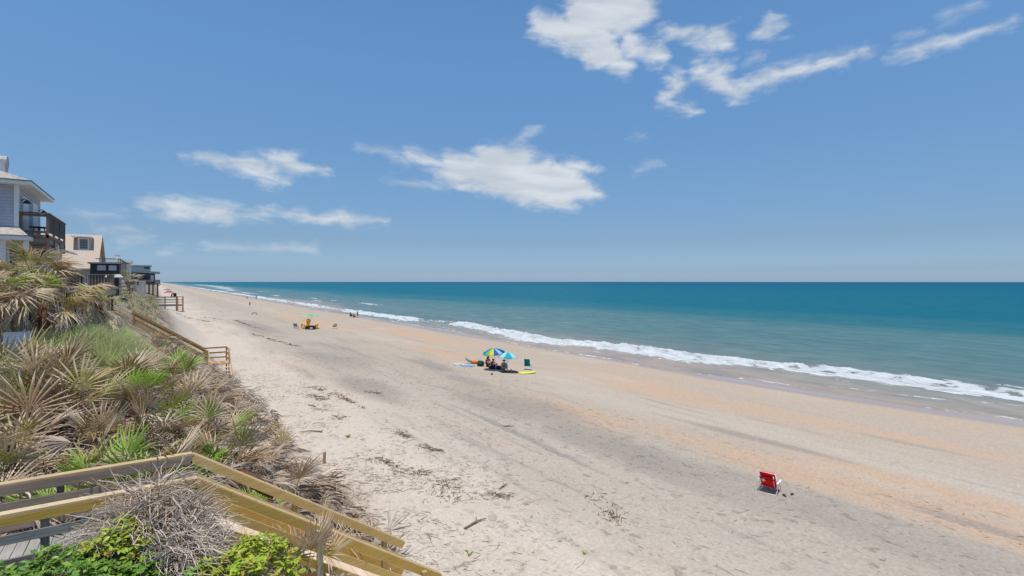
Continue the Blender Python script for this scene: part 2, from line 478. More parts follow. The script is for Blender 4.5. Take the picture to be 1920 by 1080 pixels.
    c = t.mix(spots, c, t.mix(1.0, c, (0.56, 0.54, 0.52), 'MULTIPLY'))
    # trampled prints over the dry sand, their hollows shaded in the colour
    vp = t.n('ShaderNodeTexVoronoi'); t.put(vp.inputs['Vector'], t.vec('MULTIPLY', pos, (1.9, 1.35, 0))); vp.inputs['Scale'].default_value = 1.0
    tread = t.mapr(t.noise(t.vec('MULTIPLY', pos, (0.22, 0.12, 0)), 1.0, 3), 0.42, 0.6, 0.25, 1.0, True)
    pit = t.math('MULTIPLY', t.math('MULTIPLY', t.mapr(vp.outputs['Distance'], 0.10, 0.30, 1.0, 0.0, True), rough_zone), tread)
    c = t.mix(t.math('MULTIPLY', pit, 0.5), c, t.mix(1.0, c, (0.70, 0.685, 0.67), 'MULTIPLY'))
    # wet band: dark, smooth, shiny
    wn = t.noise(t.vec('MULTIPLY', pos, (0.12, 0.035, 0)), 1.0, 4, 0.5)
    wx = t.math('SUBTRACT', t.math('ADD', x, t.math('MULTIPLY', t.math('SUBTRACT', wn, 0.5), 4.5)), t.mapr(y, 26, 6, 0.0, 2.6))
    wet = t.mapr(wx, 38.9, 40.4, 0.0, 1.0, True)
    c = t.mix(wet, c, t.mix(t.mapr(streak, 0.3, 0.7), (0.33, 0.232, 0.18), (0.42, 0.315, 0.255)))
    # inland: dry duff and scrub litter
    sc = t.math('MULTIPLY', t.mapr(t.math('ADD', x, t.math('MULTIPLY', t.math('SUBTRACT', f2, 0.5), 3.0)), 3.2, 0.5, 0, 1, True), t.mapr(t.noise(pos, 0.9, 4), 0.38, 0.52, 0.35, 1, True))
    c = t.mix(sc, c, t.mix(t.mapr(f1, 0.35, 0.65), (0.11, 0.082, 0.055), (0.25, 0.195, 0.14)))
    inl = t.mapr(x, -9, -16, 0, 1, True)
    c = t.mix(inl, c, (0.07, 0.085, 0.035))
    t.put(b.inputs['Base Color'], c)
    t.put(b.inputs['Roughness'], t.mapr(wet, 0, 1, 0.95, 0.22))
    t.put(b.inputs['Specular IOR Level'], t.mapr(wet, 0, 1, 0.1, 0.32))
    hgt = t.math('SUBTRACT', t.math('ADD', t.math('MULTIPLY', f1, 0.35), t.math('MULTIPLY', f2, 1.0)), t.math('MULTIPLY', pit, 0.9))
    bp = t.n('ShaderNodeBump'); bp.inputs['Distance'].default_value = 0.06
    t.put(bp.inputs['Height'], hgt)
    t.put(bp.inputs['Strength'], t.math('MULTIPLY', t.mapr(wet, 0, 1, 0.9, 0.02), rough_zone))
    t.put(b.inputs['Normal'], bp.outputs[0])
    return m
M_SAND = sand_material()

def sea_material():
    m, t, b = new_mat('sea_water')
    geo = t.n('ShaderNodeNewGeometry')
    pos = geo.outputs['Position']
    x, y, z = t.xyz(pos)[:3]
    n1 = t.noise(t.vec('MULTIPLY', pos, (0.022, 0.006, 0)), 1.0, 4, 0.55, 0.4)
    xw = t.math('ADD', x, t.math('MULTIPLY', t.math('SUBTRACT', n1, 0.5), 60.0))
    # suspended sand close in, then green, then deep blue-green
    near = t.ramp(t.mapr(xw, 40, 160), [(0.0, (0.345, 0.272, 0.212)), (0.045, (0.275, 0.25, 0.20)), (0.11, (0.15, 0.19, 0.17)), (0.30, (0.106, 0.176, 0.160)), (0.48, (0.085, 0.166, 0.158)), (0.60, (0.034, 0.134, 0.142)), (1.0, (0.008, 0.110, 0.136))])
    far = t.ramp(t.mapr(xw, 150, 1500), [(0.0, (0.006, 0.108, 0.135)), (0.35, (0.002, 0.090, 0.132)), (1.0, (0.001, 0.070, 0.118))])
    c = t.mix(t.mapr(xw, 150, 165), near, far)
    # wind streaks
    ws = t.noise(t.vec('MULTIPLY', pos, (0.16, 0.03, 0)), 1.0, 5, 0.6)
    c = t.mix(t.mapr(ws, 0.35, 0.7, 0, 0.4), c, t.mix(1.0, c, (0.72, 0.80, 0.78), 'MULTIPLY'))
    ch = t.noise(t.vec('MULTIPLY', pos, (0.5, 0.16, 0)), 1.0, 8, 0.7)  # chop: light and dark of small waves painted into the water colour
    c = t.mix(t.mapr(ch, 0.3, 0.7), t.mix(1.0, c, (0.68, 0.74, 0.78), 'MULTIPLY'), t.mix(1.0, c, (1.32, 1.24, 1.20), 'MULTIPLY'))
    # foam
    at = t.n('ShaderNodeAttribute', attribute_name='foam')
    fo = at.outputs['Fac']
    lace = t.noise(t.vec('MULTIPLY', pos, (1.5, 0.55, 1)), 1.0, 8, 0.68, 1.0)
    vo = t.n('ShaderNodeTexVoronoi', feature='DISTANCE_TO_EDGE'); t.put(vo.inputs['Vector'], t.vec('ADD', t.vec('MULTIPLY', pos, (0.9, 0.5, 1)), t.comb(lace, lace, 0))); vo.inputs['Scale'].default_value = 1.0
    web = t.mapr(vo.outputs['Distance'], 0.0, 0.35, 0.25, -0.15)
    fac = t.math('ADD', t.math('ADD', t.math('MULTIPLY', fo, 1.0), t.math('SUBTRACT', t.math('MULTIPLY', lace, 2.6), 1.62)), web)
    fac = t.mapr(fac, 0.22, 0.48, 0, 1, True)
    fac = t.math('MULTIPLY', fac, t.mapr(fo, 0.02, 0.12, 0, 1))
    fcol = t.mix(t.mapr(lace, 0.35, 0.68), (0.40, 0.42, 0.42), (0.64, 0.65, 0.64))
    c = t.mix(fac, c, fcol)
    t.put(b.inputs['Base Color'], c)
    t.put(b.inputs['Roughness'], t.mapr(fac, 0, 1, 0.28, 0.9))
    b.inputs['Specular IOR Level'].default_value = 0.0
    b.inputs['IOR'].default_value = 1.33
    w1 = t.noise(t.vec('MULTIPLY', pos, (1.1, 0.5, 1)), 1.0, 6, 0.62, 0.3)
    w2 = t.noise(t.vec('MULTIPLY', pos, (0.16, 0.06, 1)), 1.0, 4, 0.6)
    hh = t.math('ADD', t.math('MULTIPLY', w1, 0.35), t.math('MULTIPLY', w2, 1.4))
    hh = t.math('ADD', hh, t.math('MULTIPLY', t.math('MULTIPLY', fac, lace), 0.35))
    bp = t.n('ShaderNodeBump'); bp.inputs['Distance'].default_value = 0.5
    t.put(bp.inputs['Height'], hh)
    t.put(bp.inputs['Strength'], t.mapr(x, 43, 54, 0.08, 0.9))
    t.put(b.inputs['Normal'], bp.outputs[0])
    gl = t.n('ShaderNodeBsdfGlossy'); gl.inputs['Roughness'].default_value = 0.18; gl.inputs['Color'].default_value = (0.42, 0.80, 1.0, 1)
    t.put(gl.inputs['Normal'], bp.outputs[0])
    fr = t.n('ShaderNodeFresnel'); fr.inputs['IOR'].default_value = 1.33; t.put(fr.inputs['Normal'], bp.outputs[0])
    ms = t.n('ShaderNodeMixShader')
    t.put(ms.inputs[0], t.math('MULTIPLY', t.math('MULTIPLY', fr.outputs[0], t.mapr(x, 45, 160, 0.34, 0.30)), t.math('SUBTRACT', 1.0, fac)))
    m.node_tree.links.new(b.outputs[0], ms.inputs[1]); m.node_tree.links.new(gl.outputs[0], ms.inputs[2])
    m.node_tree.links.new(ms.outputs[0], m.node_tree.nodes['Material Output'].inputs[0])
    return m
M_SEA = sea_material()

def grid_mesh(name, xs, ys, Z, mat, attrs=None):
    nx, ny = len(xs), len(ys)
    XX, YY = np.meshgrid(xs, ys, indexing='ij')
    V = np.stack([XX.ravel(), YY.ravel(), Z.ravel()], 1)
    i, j = np.meshgrid(np.arange(nx - 1), np.arange(ny - 1), indexing='ij')
    a = (i * ny + j).ravel()
    F = np.stack([a, a + ny, a + ny + 1, a + 1], 1)
    return raw_mesh(name, V, F, mat, True, attrs)
def steps(start, stop, d0, ratio=1.0, dmax=1e9):
    out = [start]; d = d0
    while out[-1] < stop:
        out.append(out[-1] + d); d = min(d * ratio, dmax)
    return out

# ground: one sheet from the inland horizon, over dune and beach, under the sea
gx = [-12000, -5000, -2000, -800, -350, -160, -90, -60, -40, -28, -20, -15] + steps(-12, -6.2, 0.6) + steps(-6, 23.9, 0.19) + steps(24.4, 60, 0.6, 1.02) + [70, 90, 130, 300]
gx = sorted(set(round(v, 3) for v in gx))
gy = [-3000, -1200, -500, -200, -90, -45, -25, -15, -10, -6, -3, -1] + steps(1, 45, 0.19) + steps(45.4, 12500, 0.4, 1.045)
gx = np.array(gx); gy = np.array(gy)
XX, YY = np.meshgrid(gx, gy, indexing='ij')
ground = link(bpy.data.objects.new('ground', grid_mesh('ground', gx, gy, ground_z(XX, YY, True), M_SAND)))
tag(ground, 'pale sand beach and dune running far along the shore', 'ground', kind='structure')

# sea: swell, one breaking wave, thin wash up the sand
def waterline(Y):
    return np.interp(Y, [-40, 9, 20, 33, 57, 73, 100, 117, 400], [44.5, 44.4, 43, 41.2, 40.4, 42.6, 42.4, 41.8, 42.5]) + 0.5 * np.sin(Y * 0.105 + 2.2) * (np.abs(Y - 40) > 50) + 0.45 * np.sin(Y * 0.33 + 0.4) + 0.2 * np.sin(Y * 0.83) + 0.6 * (vnoise(Y * 0.08, Y * 0, 91) - 0.5)
def sea_surface(X, Y):
    wl = waterline(Y)
    s = X - wl
    base = np.where(s < 0, beach_z(X) - 0.06, 0.018 + beach_z(wl) * np.exp(-np.clip(s, 0, None) / 2.5))
    base = np.where((s >= 0), np.maximum(base, beach_z(X) + 0.018), base)
    xb = np.interp(Y, [-60, -10, 9, 20, 33, 45, 57, 75, 87, 96, 108, 160, 400], [52.3, 52.3, 52.8, 53.6, 50.9, 48.8, 46.8, 48.6, 51.0, 51, 47, 46.5, 47.5]) + 0.8 * (vnoise(Y * 0.22, Y * 0 + 2, 44) - 0.5) * 2 + 0.5 * (vnoise(Y * 0.9, Y * 0 + 2, 46) - 0.5)
    e = X - xb
    act = np.clip(0.35 + 1.3 * vnoise(Y * 0.035 + 0.3, Y * 0, 61), 0.25, 1.0)
    act = np.where(Y < 80, np.maximum(act, 0.88), act * 0.9) * np.clip(np.abs(Y - 98) / 6 - 0.2, 0.5, 1)
    ridge = np.exp(-(np.where(e > 0, e / 1.5, e / 0.75)) ** 2)
    jag = fbm(X * 0.9, Y * 0.9, 70, 4, 0.6)
    z = base + act * ridge * (0.38 + 0.35 * jag)
    front = np.exp(-np.clip(-e, 0, None) / 3.2) * (e < 0.6) * (e > -11)
    z = z + act * front * (e <= 0) * 0.16 * jag
    wid = 1.1 + 1.9 * vnoise(Y * 0.18, Y * 0, 66)
    foam = act * np.where(e < 0, np.exp(-np.clip(-e - wid, 0, None) / 0.9), np.exp(-(e / 0.4) ** 2)) * (e > -9)
    # wash: lacy leading edge on the sand
    lip = np.exp(-((s - 0.2) / 0.2) ** 2) * np.clip(1.25 * vnoise(Y * 0.16, Y * 0, 12) - 0.15, 0, 0.8)
    lip2 = np.exp(-((s - 3.3 - 1.4 * np.sin(Y * 0.21)) / 0.30) ** 2) * 0.5 * np.clip(vnoise(Y * 0.2, Y * 0, 14) * 4 - 2, 0, 1)
    wash = np.clip(1 - s / 7.0, 0, 1) * (s > 0) * 0.20 * np.clip(vnoise(X * 0.25, Y * 0.12, 15) * 2 - 0.8, 0, 1)
    foam = np.maximum(np.maximum(foam, lip), np.maximum(lip2, wash)) * (s > 0)
    # second thin crest behind the break in the near stretch
    e2 = X - (xb + 3.6 + 0.8 * np.sin(Y * 0.3))
    a2 = np.clip(1 - np.abs(Y - 12) / 9, 0, 1) ** 0.5
    foam = np.maximum(foam, a2 * 0.62 * np.exp(-(e2 / 0.6) ** 2))
    z = z + a2 * 0.18 * np.exp(-(e2 / 0.9) ** 2)
    # swells standing up further out
    deep = np.clip((s - 6) / 8, 0, 1)
    for xc, am, wd, sd in ((61, 0.22, 2.6, 3), (73, 0.26, 3.2, 4), (88, 0.30, 3.6, 5), (106, 0.28, 4.0, 6), (128, 0.25, 4.5, 7)):
        xcc = xc + 4 * np.sin(Y * 0.021 + sd) + 2 * (vnoise(Y * 0.05, Y * 0, sd) - 0.5)
        z = z + deep * am * np.clip(vnoise(Y * 0.025, Y * 0 + sd, 80) * 2.2 - 0.6, 0, 1) * np.exp(-((X - xcc) / wd) ** 2)
    z = z + deep * (0.10 * (fbm(X * 0.35, Y * 0.14, 52, 4, 0.6) - 0.5) + 0.16 * (fbm(X * 0.09, Y * 0.03, 53, 3) - 0.5)) * np.clip(1 - X / 400, 0.1, 1)
    # scattered whitecaps on the outer bar
    for (cx, cy, rx, ry, st) in ((65, 186, 1.6, 13, 0.9), (66.5, 176, 1.0, 8, 0.6), (59, 232, 1.5, 9, 0.9), (64, 226, 1.2, 5, 0.7), (58, 330, 1.5, 14, 0.95), (63, 262, 1.2, 16, 0.8), (56, 420, 2.5, 40, 0.9), (60, 560, 4, 70, 0.9), (68, 700, 5, 120, 0.9), (76, 480, 2.5, 30, 0.7), (80, 900, 9, 200, 0.9), (95, 1400, 14, 400, 0.8)):
        q = ((X - cx - 1.2 * np.sin(Y * 0.1)) / rx) ** 2 + ((Y - cy) / ry) ** 2
        foam = np.maximum(foam, st * np.exp(-q)); z = z + 0.4 * np.exp(-q)
    return z, np.clip(foam, 0, 1)
sx = steps(36.5, 62, 0.2) + steps(62.5, 110, 0.5) + steps(111, 13000, 1.2, 1.09)
sy = [-4000, -1500, -600, -250, -120, -60, -40, -30, -24] + steps(-20, 130, 0.42) + steps(131, 13000, 0.8, 1.035)
sx = np.array(sx); sy = np.array(sy)
XX, YY = np.meshgrid(sx, sy, indexing='ij')
SZ, SF = sea_surface(XX, YY)
sea = link(bpy.data.objects.new('sea', grid_mesh('sea', sx, sy, SZ, M_SEA, {'foam': SF})))
tag(sea, 'blue green sea with white surf breaking along the sand', 'sea', kind='structure')

# ---------------------------------------------------------------- timber walks
W_NEW_X = wood('new_timber_lengthwise', (0.52, 0.325, 0.085), (0.74, 0.495, 0.165), 0)
W_NEW_Z = wood('new_timber_upright', (0.46, 0.33, 0.13), (0.64, 0.49, 0.23), 2)
W_CAP = wood('new_timber_cap', (0.50, 0.345, 0.175), (0.66, 0.49, 0.28), 0)
W_TREAD = wood('stair_tread_timber', (0.58, 0.43, 0.31), (0.74, 0.575, 0.43), 1)
W_BROWN = wood('weathered_brown_timber', (0.25, 0.18, 0.13), (0.42, 0.315, 0.24), 0)
W_GREY = wood('weathered_grey_timber', (0.19, 0.175, 0.16), (0.34, 0.315, 0.29), 0)
W_GREY_Z = wood('weathered_grey_upright', (0.15, 0.12, 0.10), (0.30, 0.25, 0.21), 2)
W_DECK = wood('grey_deck_planks', (0.30, 0.275, 0.245), (0.46, 0.425, 0.385), 1)
W_OLD = wood('older_tan_timber', (0.38, 0.22, 0.09), (0.56, 0.35, 0.16), 0)
W_OLD_Z = wood('older_tan_upright', (0.36, 0.21, 0.09), (0.54, 0.34, 0.16), 2)

W_GREEN_Z = wood('greenish_treated_post', (0.36, 0.33, 0.17), (0.52, 0.48, 0.28), 2)
M_BOLT = plain('galvanised_bolt', (0.35, 0.33, 0.30), 0.5, 0.2, 20, 0.5, 0, (1, 1, 1), 0.6)
def bar(t, name, a, b, w, h, mat):
    return part(name, MB().beam(a, b, w, h), mat, t)

# the walk over the dune in the foreground, with its stair down to the sand
YN, YF = 9.92, 11.40
X0, XT = -9.0, 0.58
bw = thing('boardwalk', 'timber boardwalk with new yellow handrails and a stair down to the sand in front', 'boardwalk', (XT, (YN + YF) / 2, 4.2))
ZR, ZD = 5.37, 4.42
SL = -2.90 / 4.26                      # fall of the stair
def stz(x): return ZR + SL * (x - XT)
x = X0
while x < XT - 0.05:                   # deck planks
    part('deck_plank', MB().box(x, x + 0.138, YN - 0.06, YF + 0.06, ZD - 0.035, ZD + RNG.uniform(-0.003, 0.003)), W_DECK, bw)
    x += 0.147
for yy, s in ((YN + 0.02, 1), (YF - 0.02, -1)):
    bar(bw, 'joist', (X0, yy, ZD - 0.145), (XT, yy, ZD - 0.145), 0.045, 0.2, W_GREY)
for k in range(6):                     # posts of the level part
    px = XT - 0.05 - k * 1.83
    for yy in (YN, YF):
        part('post', MB().box(px - 0.045, px + 0.045, yy - 0.045, yy + 0.045, gz(px, yy) - 0.4, ZR - 0.05), W_NEW_Z if k == 0 else W_GREY_Z, bw)
for i in range(3):                     # level rails in three lengths
    a = X0 + (XT - X0) * i / 3; b = X0 + (XT - X0) * (i + 1) / 3 - 0.006
    bar(bw, 'rail_cap', (a, YF, ZR - 0.019), (b, YF, ZR - 0.019), 0.15, 0.038, W_CAP)
    bar(bw, 'rail_cap', (a, YN, ZR - 0.019), (b, YN, ZR - 0.019), 0.15, 0.038, W_CAP)
    bar(bw, 'rail_board', (a, YF - 0.066, ZR - 0.115), (b, YF - 0.066, ZR - 0.115), 0.038, 0.14, W_BROWN)
    bar(bw, 'rail_board', (a, YN - 0.066, ZR - 0.105), (b, YN - 0.066, ZR - 0.105), 0.038, 0.12, W_NEW_X)
    for yy, off, mt in ((YF - 0.066, 0.37, W_BROWN), (YF - 0.066, 0.70, W_BROWN), (YN - 0.066, 0.36, W_GREY), (YN - 0.066, 0.70, W_GREY)):
        bar(bw, 'rail_board', (a, yy, ZR - off), (b, yy, ZR - off), 0.038, 0.13, mt)
XE = {YN: 5.03, YF: 4.82}
for yy in (YN, YF):
    e = XE[yy]
    bar(bw, 'rail_cap', (XT + 0.004, yy, stz(XT) - 0.024), (e, yy, stz(e) - 0.024), 0.15, 0.038, W_CAP)
    for off, hh, ee in ((0.105, 0.145, e - 0.03), (0.43, 0.135, e - 0.02), (0.74, 0.135, e - 0.05)):
        bar(bw, 'rail_board', (XT + 0.004, yy - 0.066, stz(XT) - off), (ee, yy - 0.066, stz(ee) - off), 0.038, hh, W_NEW_X)
    for px in ((2.5, 3.79, 4.6) if yy == YN else (2.4, 4.35)):
        oy = -0.135 if (yy == YN and px != 3.79) else 0.0
        part('post', MB().box(px - 0.05, px + 0.05, yy + oy - 0.048, yy + oy + 0.046, gz(px, yy) - 0.5, stz(px) - 0.06), W_GREEN_Z if px == 2.5 else W_NEW_Z, bw)
        if oy:
            for zz in (0.13, 0.45, 0.75):
                part('bolt', MB().tube([(px, yy + oy - 0.062, stz(px) - zz), (px, yy + oy - 0.046, stz(px) - zz)], 0.014, 8), M_BOLT, bw)
    bar(bw, 'stringer', (XT + 0.02, yy - 0.12 if yy == YF else yy + 0.12, ZD - 0.2), (5.2, yy - 0.12 if yy == YF else yy + 0.12, ZD - 0.2 + SL * (5.2 - XT)), 0.04, 0.26, W_NEW_X)
n = 15
for k in range(n):
    xx = XT + 0.10 + k * 0.295; zz = ZD + SL * (xx + 0.13 - XT)
    if zz < gz(xx, YN) - 0.05: break
    for j in range(2):
        part('stair_tread', MB().box(xx + j * 0.142, xx + j * 0.142 + 0.136, YN + 0.145, YF - 0.145, zz - 0.036, zz + RNG.uniform(-0.002, 0.002)), W_TREAD, bw)

# the second dune stair further along, with a landing and a last flight towards the viewer
s2 = thing('dune_stair', 'older tan timber stair with landing coming down the dune beyond the palmettos', 'stair', (1.2, 41.0, 4.0))
YA, YB = 40.3, 41.6
XA, ZA, XB, ZB = -1.2, 6.70, 2.85, 3.95
def s2z(x): return ZA + (ZB - ZA) * (x - XA) / (XB - XA)
for yy in (YA, YB):
    bar(s2, 'rail_cap', (XA, yy, s2z(XA)), (XB, yy, s2z(XB)), 0.14, 0.045, W_OLD)
    bar(s2, 'rail_board', (XA, yy, s2z(XA) - 0.10), (XB, yy, s2z(XB) - 0.10), 0.04, 0.13, W_OLD)
    bar(s2, 'rail_board', (XA, yy, s2z(XA) - 0.56), (XB, yy, s2z(XB) - 0.56), 0.04, 0.16, W_OLD)
    bar(s2, 'stringer', (XA, yy, s2z(XA) - 1.08), (XB, yy, s2z(XB) - 1.08), 0.05, 0.26, W_OLD)
    for px in (-1.1, 0.9, 2.80):
        part('post', MB().box(px - 0.05, px + 0.05, yy - 0.095, yy - 0.005, min(gz(px, yy), s2z(px) - 1.2) - 0.4, s2z(px) - 0.03), W_OLD_Z, s2)
for k in range(13):
    xx = XA + 0.25 + k * 0.30
    if xx > XB - 0.1: break
    part('stair_tread', MB().box(xx, xx + 0.27, YA + 0.03, YB - 0.03, s2z(xx + 0.15) - 0.99, s2z(xx + 0.15) - 0.95), W_TREAD, s2)
LZ = 2.95
for k in range(9):
    part('deck_plank', MB().box(XB + 0.02 + k * 0.15, XB + 0.16 + k * 0.15, YA - 0.1, YB + 0.1, LZ - 0.04, LZ), W_OLD, s2)
XL = XB + 1.36
for px, yy in ((XB + 0.05, YA - 0.16), (XL, YA - 0.16), (XL, YB + 0.16), (XB + 0.05, YB + 0.16)):
    part('post', MB().box(px - 0.05, px + 0.05, yy - 0.05, yy + 0.05, gz(px, yy) - 0.5, LZ + 1.0), W_OLD_Z, s2)
for zz in (LZ + 0.97, LZ + 0.62, LZ + 0.28):
    bar(s2, 'rail_board', (XB, YB + 0.16, zz), (XL, YB + 0.16, zz), 0.04, 0.10, W_OLD)
    bar(s2, 'rail_board', (XL, YA - 0.1, zz), (XL, YB + 0.1, zz), 0.04, 0.10, W_OLD)
for px in (XB + 0.12, XL):              # last flight, towards the viewer
    bar(s2, 'stringer', (px, YA - 0.2, LZ - 0.12), (px, YA - 2.5, 1.35), 0.05, 0.22, W_OLD)
    bar(s2, 'rail_board', (px, YA - 0.16, LZ + 0.95), (px, YA - 2.4, 2.35), 0.05, 0.10, W_OLD)
    part('post', MB().box(px - 0.05, px + 0.05, YA - 2.45, YA - 2.35, 1.0, 2.38), W_OLD_Z, s2)
for k in range(8):
    yy = YA - 0.35 - k * 0.28; zz = LZ - 0.19 - k * 0.19
    part('stair_tread', MB().box(XB + 0.15, XL - 0.03, yy - 0.13, yy + 0.13, zz - 0.04, zz), W_TREAD, s2)

# the long grey walk to the beach, further on
w3 = thing('beach_walkway', 'weathered grey beach walkway on posts with a tan stair end at the sand', 'walkway', (1.0, 148.0, 2.5))
ZC = 4.95
for yy in (147.2, 149.0):
    for zz, hh in ((ZC, 0.22), (ZC - 0.62, 0.22), (ZC - 1.2, 0.16)):
        bar(w3, 'rail_board', (-7, yy, zz), (4.3, yy, zz - 0.1), 0.08, hh, W_BROWN)
    for px in (-6.5, -3.5, -0.7, 2.0, 4.3):
        part('post', MB().box(px - 0.11, px + 0.11, yy - 0.11, yy + 0.11, 0.9, ZC + 0.1), W_GREY_Z, w3)
    bar(w3, 'joist', (-7, yy, 2.95), (5.4, yy, 2.85), 0.12, 0.34, W_GREY)
for k in range(40):
    xx = -7 + k * 0.31
    part('deck_plank', MB().box(xx, xx + 0.29, 147.1, 149.1, 3.12, 3.16), W_DECK, w3)
for px, yy in ((4.5, 147.0), (5.6, 147.0), (4.5, 149.2), (5.6, 149.2)):
    part('post', MB().box(px - 0.12, px + 0.12, yy - 0.12, yy + 0.12, 0.8, ZC), W_OLD_Z, w3)
for zz in (ZC - 0.05, ZC - 0.75, ZC - 1.35):
    bar(w3, 'rail_board', (4.4, 149.2, zz), (5.7, 149.2, zz), 0.08, 0.16, W_OLD)
    bar(w3, 'rail_board', (5.6, 147.0, zz), (5.6, 149.2, zz), 0.08, 0.16, W_OLD)
for k in range(7):
    part('stair_tread', MB().box(4.55, 5.55, 146.6 - k * 0.3, 146.86 - k * 0.3, 2.9 - k * 0.22, 2.96 - k * 0.22), W_TREAD, w3)

# small stakes near the dune foot
o = single('wooden_stake', MB().box(-0.055, 0.055, -0.03, 0.03, -0.4, 0.46), W_OLD_Z, 'short square wooden stake upright in the sand by the dune foot', 'stake', (5.55, 21.08, gz(5.55, 21.08)))
o.rotation_euler = (0.03, 0.02, 0.5)
o = single('iron_stake', MB().tube([(0, 0, -0.3), (-0.02, 0.01, 0.2), (-0.05, 0.02, 0.42)], 0.022, 6), plain('rusty_iron', (0.10, 0.055, 0.035), 0.8), 'thin dark rusty stake leaning in the sand beside dead fronds', 'stake', (4.77, 16.76, gz(4.77, 16.76)))

# ---------------------------------------------------------------- plants
def leaf_mat(name, stops, tip=None, trans=0.25, rough=0.5, per='obj', tipamt=0.0, spec=0.35):
    """colour picked per frond/leaf, drying from the tip"""
    m, t, b = new_mat(name)
    if per == 'obj':
        rnd = t.n('ShaderNodeObjectInfo').outputs['Random']
        isl = t.n('ShaderNodeNewGeometry').outputs['Random Per Island']
        rnd = t.math('FRACT', t.math('ADD', rnd, t.math('MULTIPLY', isl, 0.25)))
    else:
        rnd = t.n('ShaderNodeNewGeometry').outputs['Random Per Island']
    c = t.ramp(rnd, stops)
    pos = t.n('ShaderNodeNewGeometry').outputs['Position']
    n = t.noise(pos, 14, 3, 0.5)
    c = t.mix(1.0, c, t.mix(n, (0.74, 0.74, 0.74), (1.24, 1.24, 1.24)), 'MULTIPLY')
    if tip:
        at = t.n('ShaderNodeAttribute', attribute_name='tip').outputs['Fac']
        r2 = t.math('FRACT', t.math('MULTIPLY', rnd, 7.31))
        f = t.math('SUBTRACT', at, t.math('SUBTRACT', 1.0, t.math('MULTIPLY', r2, tipamt)))
        c = t.mix(t.mapr(f, -0.08, 0.12, 0, 0.92), c, tip)
    t.put(b.inputs['Base Color'], c)
    b.inputs['Roughness'].default_value = rough
    b.inputs['Specular IOR Level'].default_value = spec
    if trans:
        tr = t.n('ShaderNodeBsdfTranslucent'); t.put(tr.inputs[0], c)
        ms = t.n('ShaderNodeMixShader'); ms.inputs[0].default_value = trans
        m.node_tree.links.new(b.outputs[0], ms.inputs[1]); m.node_tree.links.new(tr.outputs[0], ms.inputs[2])
        m.node_tree.links.new(ms.outputs[0], m.node_tree.nodes['Material Output'].inputs[0])
    return m
M_FROND = leaf_mat('green_palmetto_frond', [(0, (0.17, 0.26, 0.04)), (0.3, (0.27, 0.34, 0.06)), (0.55, (0.40, 0.37, 0.10)), (0.8, (0.46, 0.32, 0.13)), (1, (0.21, 0.30, 0.05))], tip=(0.60, 0.45, 0.29), tipamt=1.0)
M_BRIGHT = leaf_mat('fresh_palmetto_frond', [(0, (0.23, 0.38, 0.04)), (0.5, (0.36, 0.50, 0.065)), (1, (0.29, 0.44, 0.05))], tip=(0.58, 0.54, 0.2), tipamt=0.25)
M_HALF = leaf_mat('browning_palmetto_frond', [(0, (0.44, 0.29, 0.13)), (0.35, (0.37, 0.30, 0.09)), (0.6, (0.46, 0.29, 0.16)), (0.8, (0.27, 0.16, 0.085)), (1, (0.34, 0.21, 0.11))], tip=(0.60, 0.45, 0.32), tipamt=0.9, trans=0.15)
M_DEAD = leaf_mat('dead_palmetto_frond', [(0, (0.58, 0.46, 0.33)), (0.3, (0.29, 0.19, 0.12)), (0.55, (0.70, 0.59, 0.46)), (0.8, (0.40, 0.265, 0.17)), (1, (0.63, 0.53, 0.41))], trans=0.08, rough=0.8, spec=0.15)
M_DEADI = leaf_mat('dead_frond_litter', [(0, (0.48, 0.385, 0.285)), (0.3, (0.23, 0.16, 0.11)), (0.55, (0.60, 0.50, 0.40)), (0.8, (0.36, 0.25, 0.17)), (1, (0.55, 0.465, 0.37))], trans=0.05, rough=0.85, per='isl', spec=0.12)
M_STALK = plain('frond_stalk', (0.24, 0.22, 0.09), 0.6, 0.2)
M_TRUNKP = plain('palmetto_trunk', (0.17, 0.085, 0.05), 0.9, 0.35, 18, 0.1, 0.9)

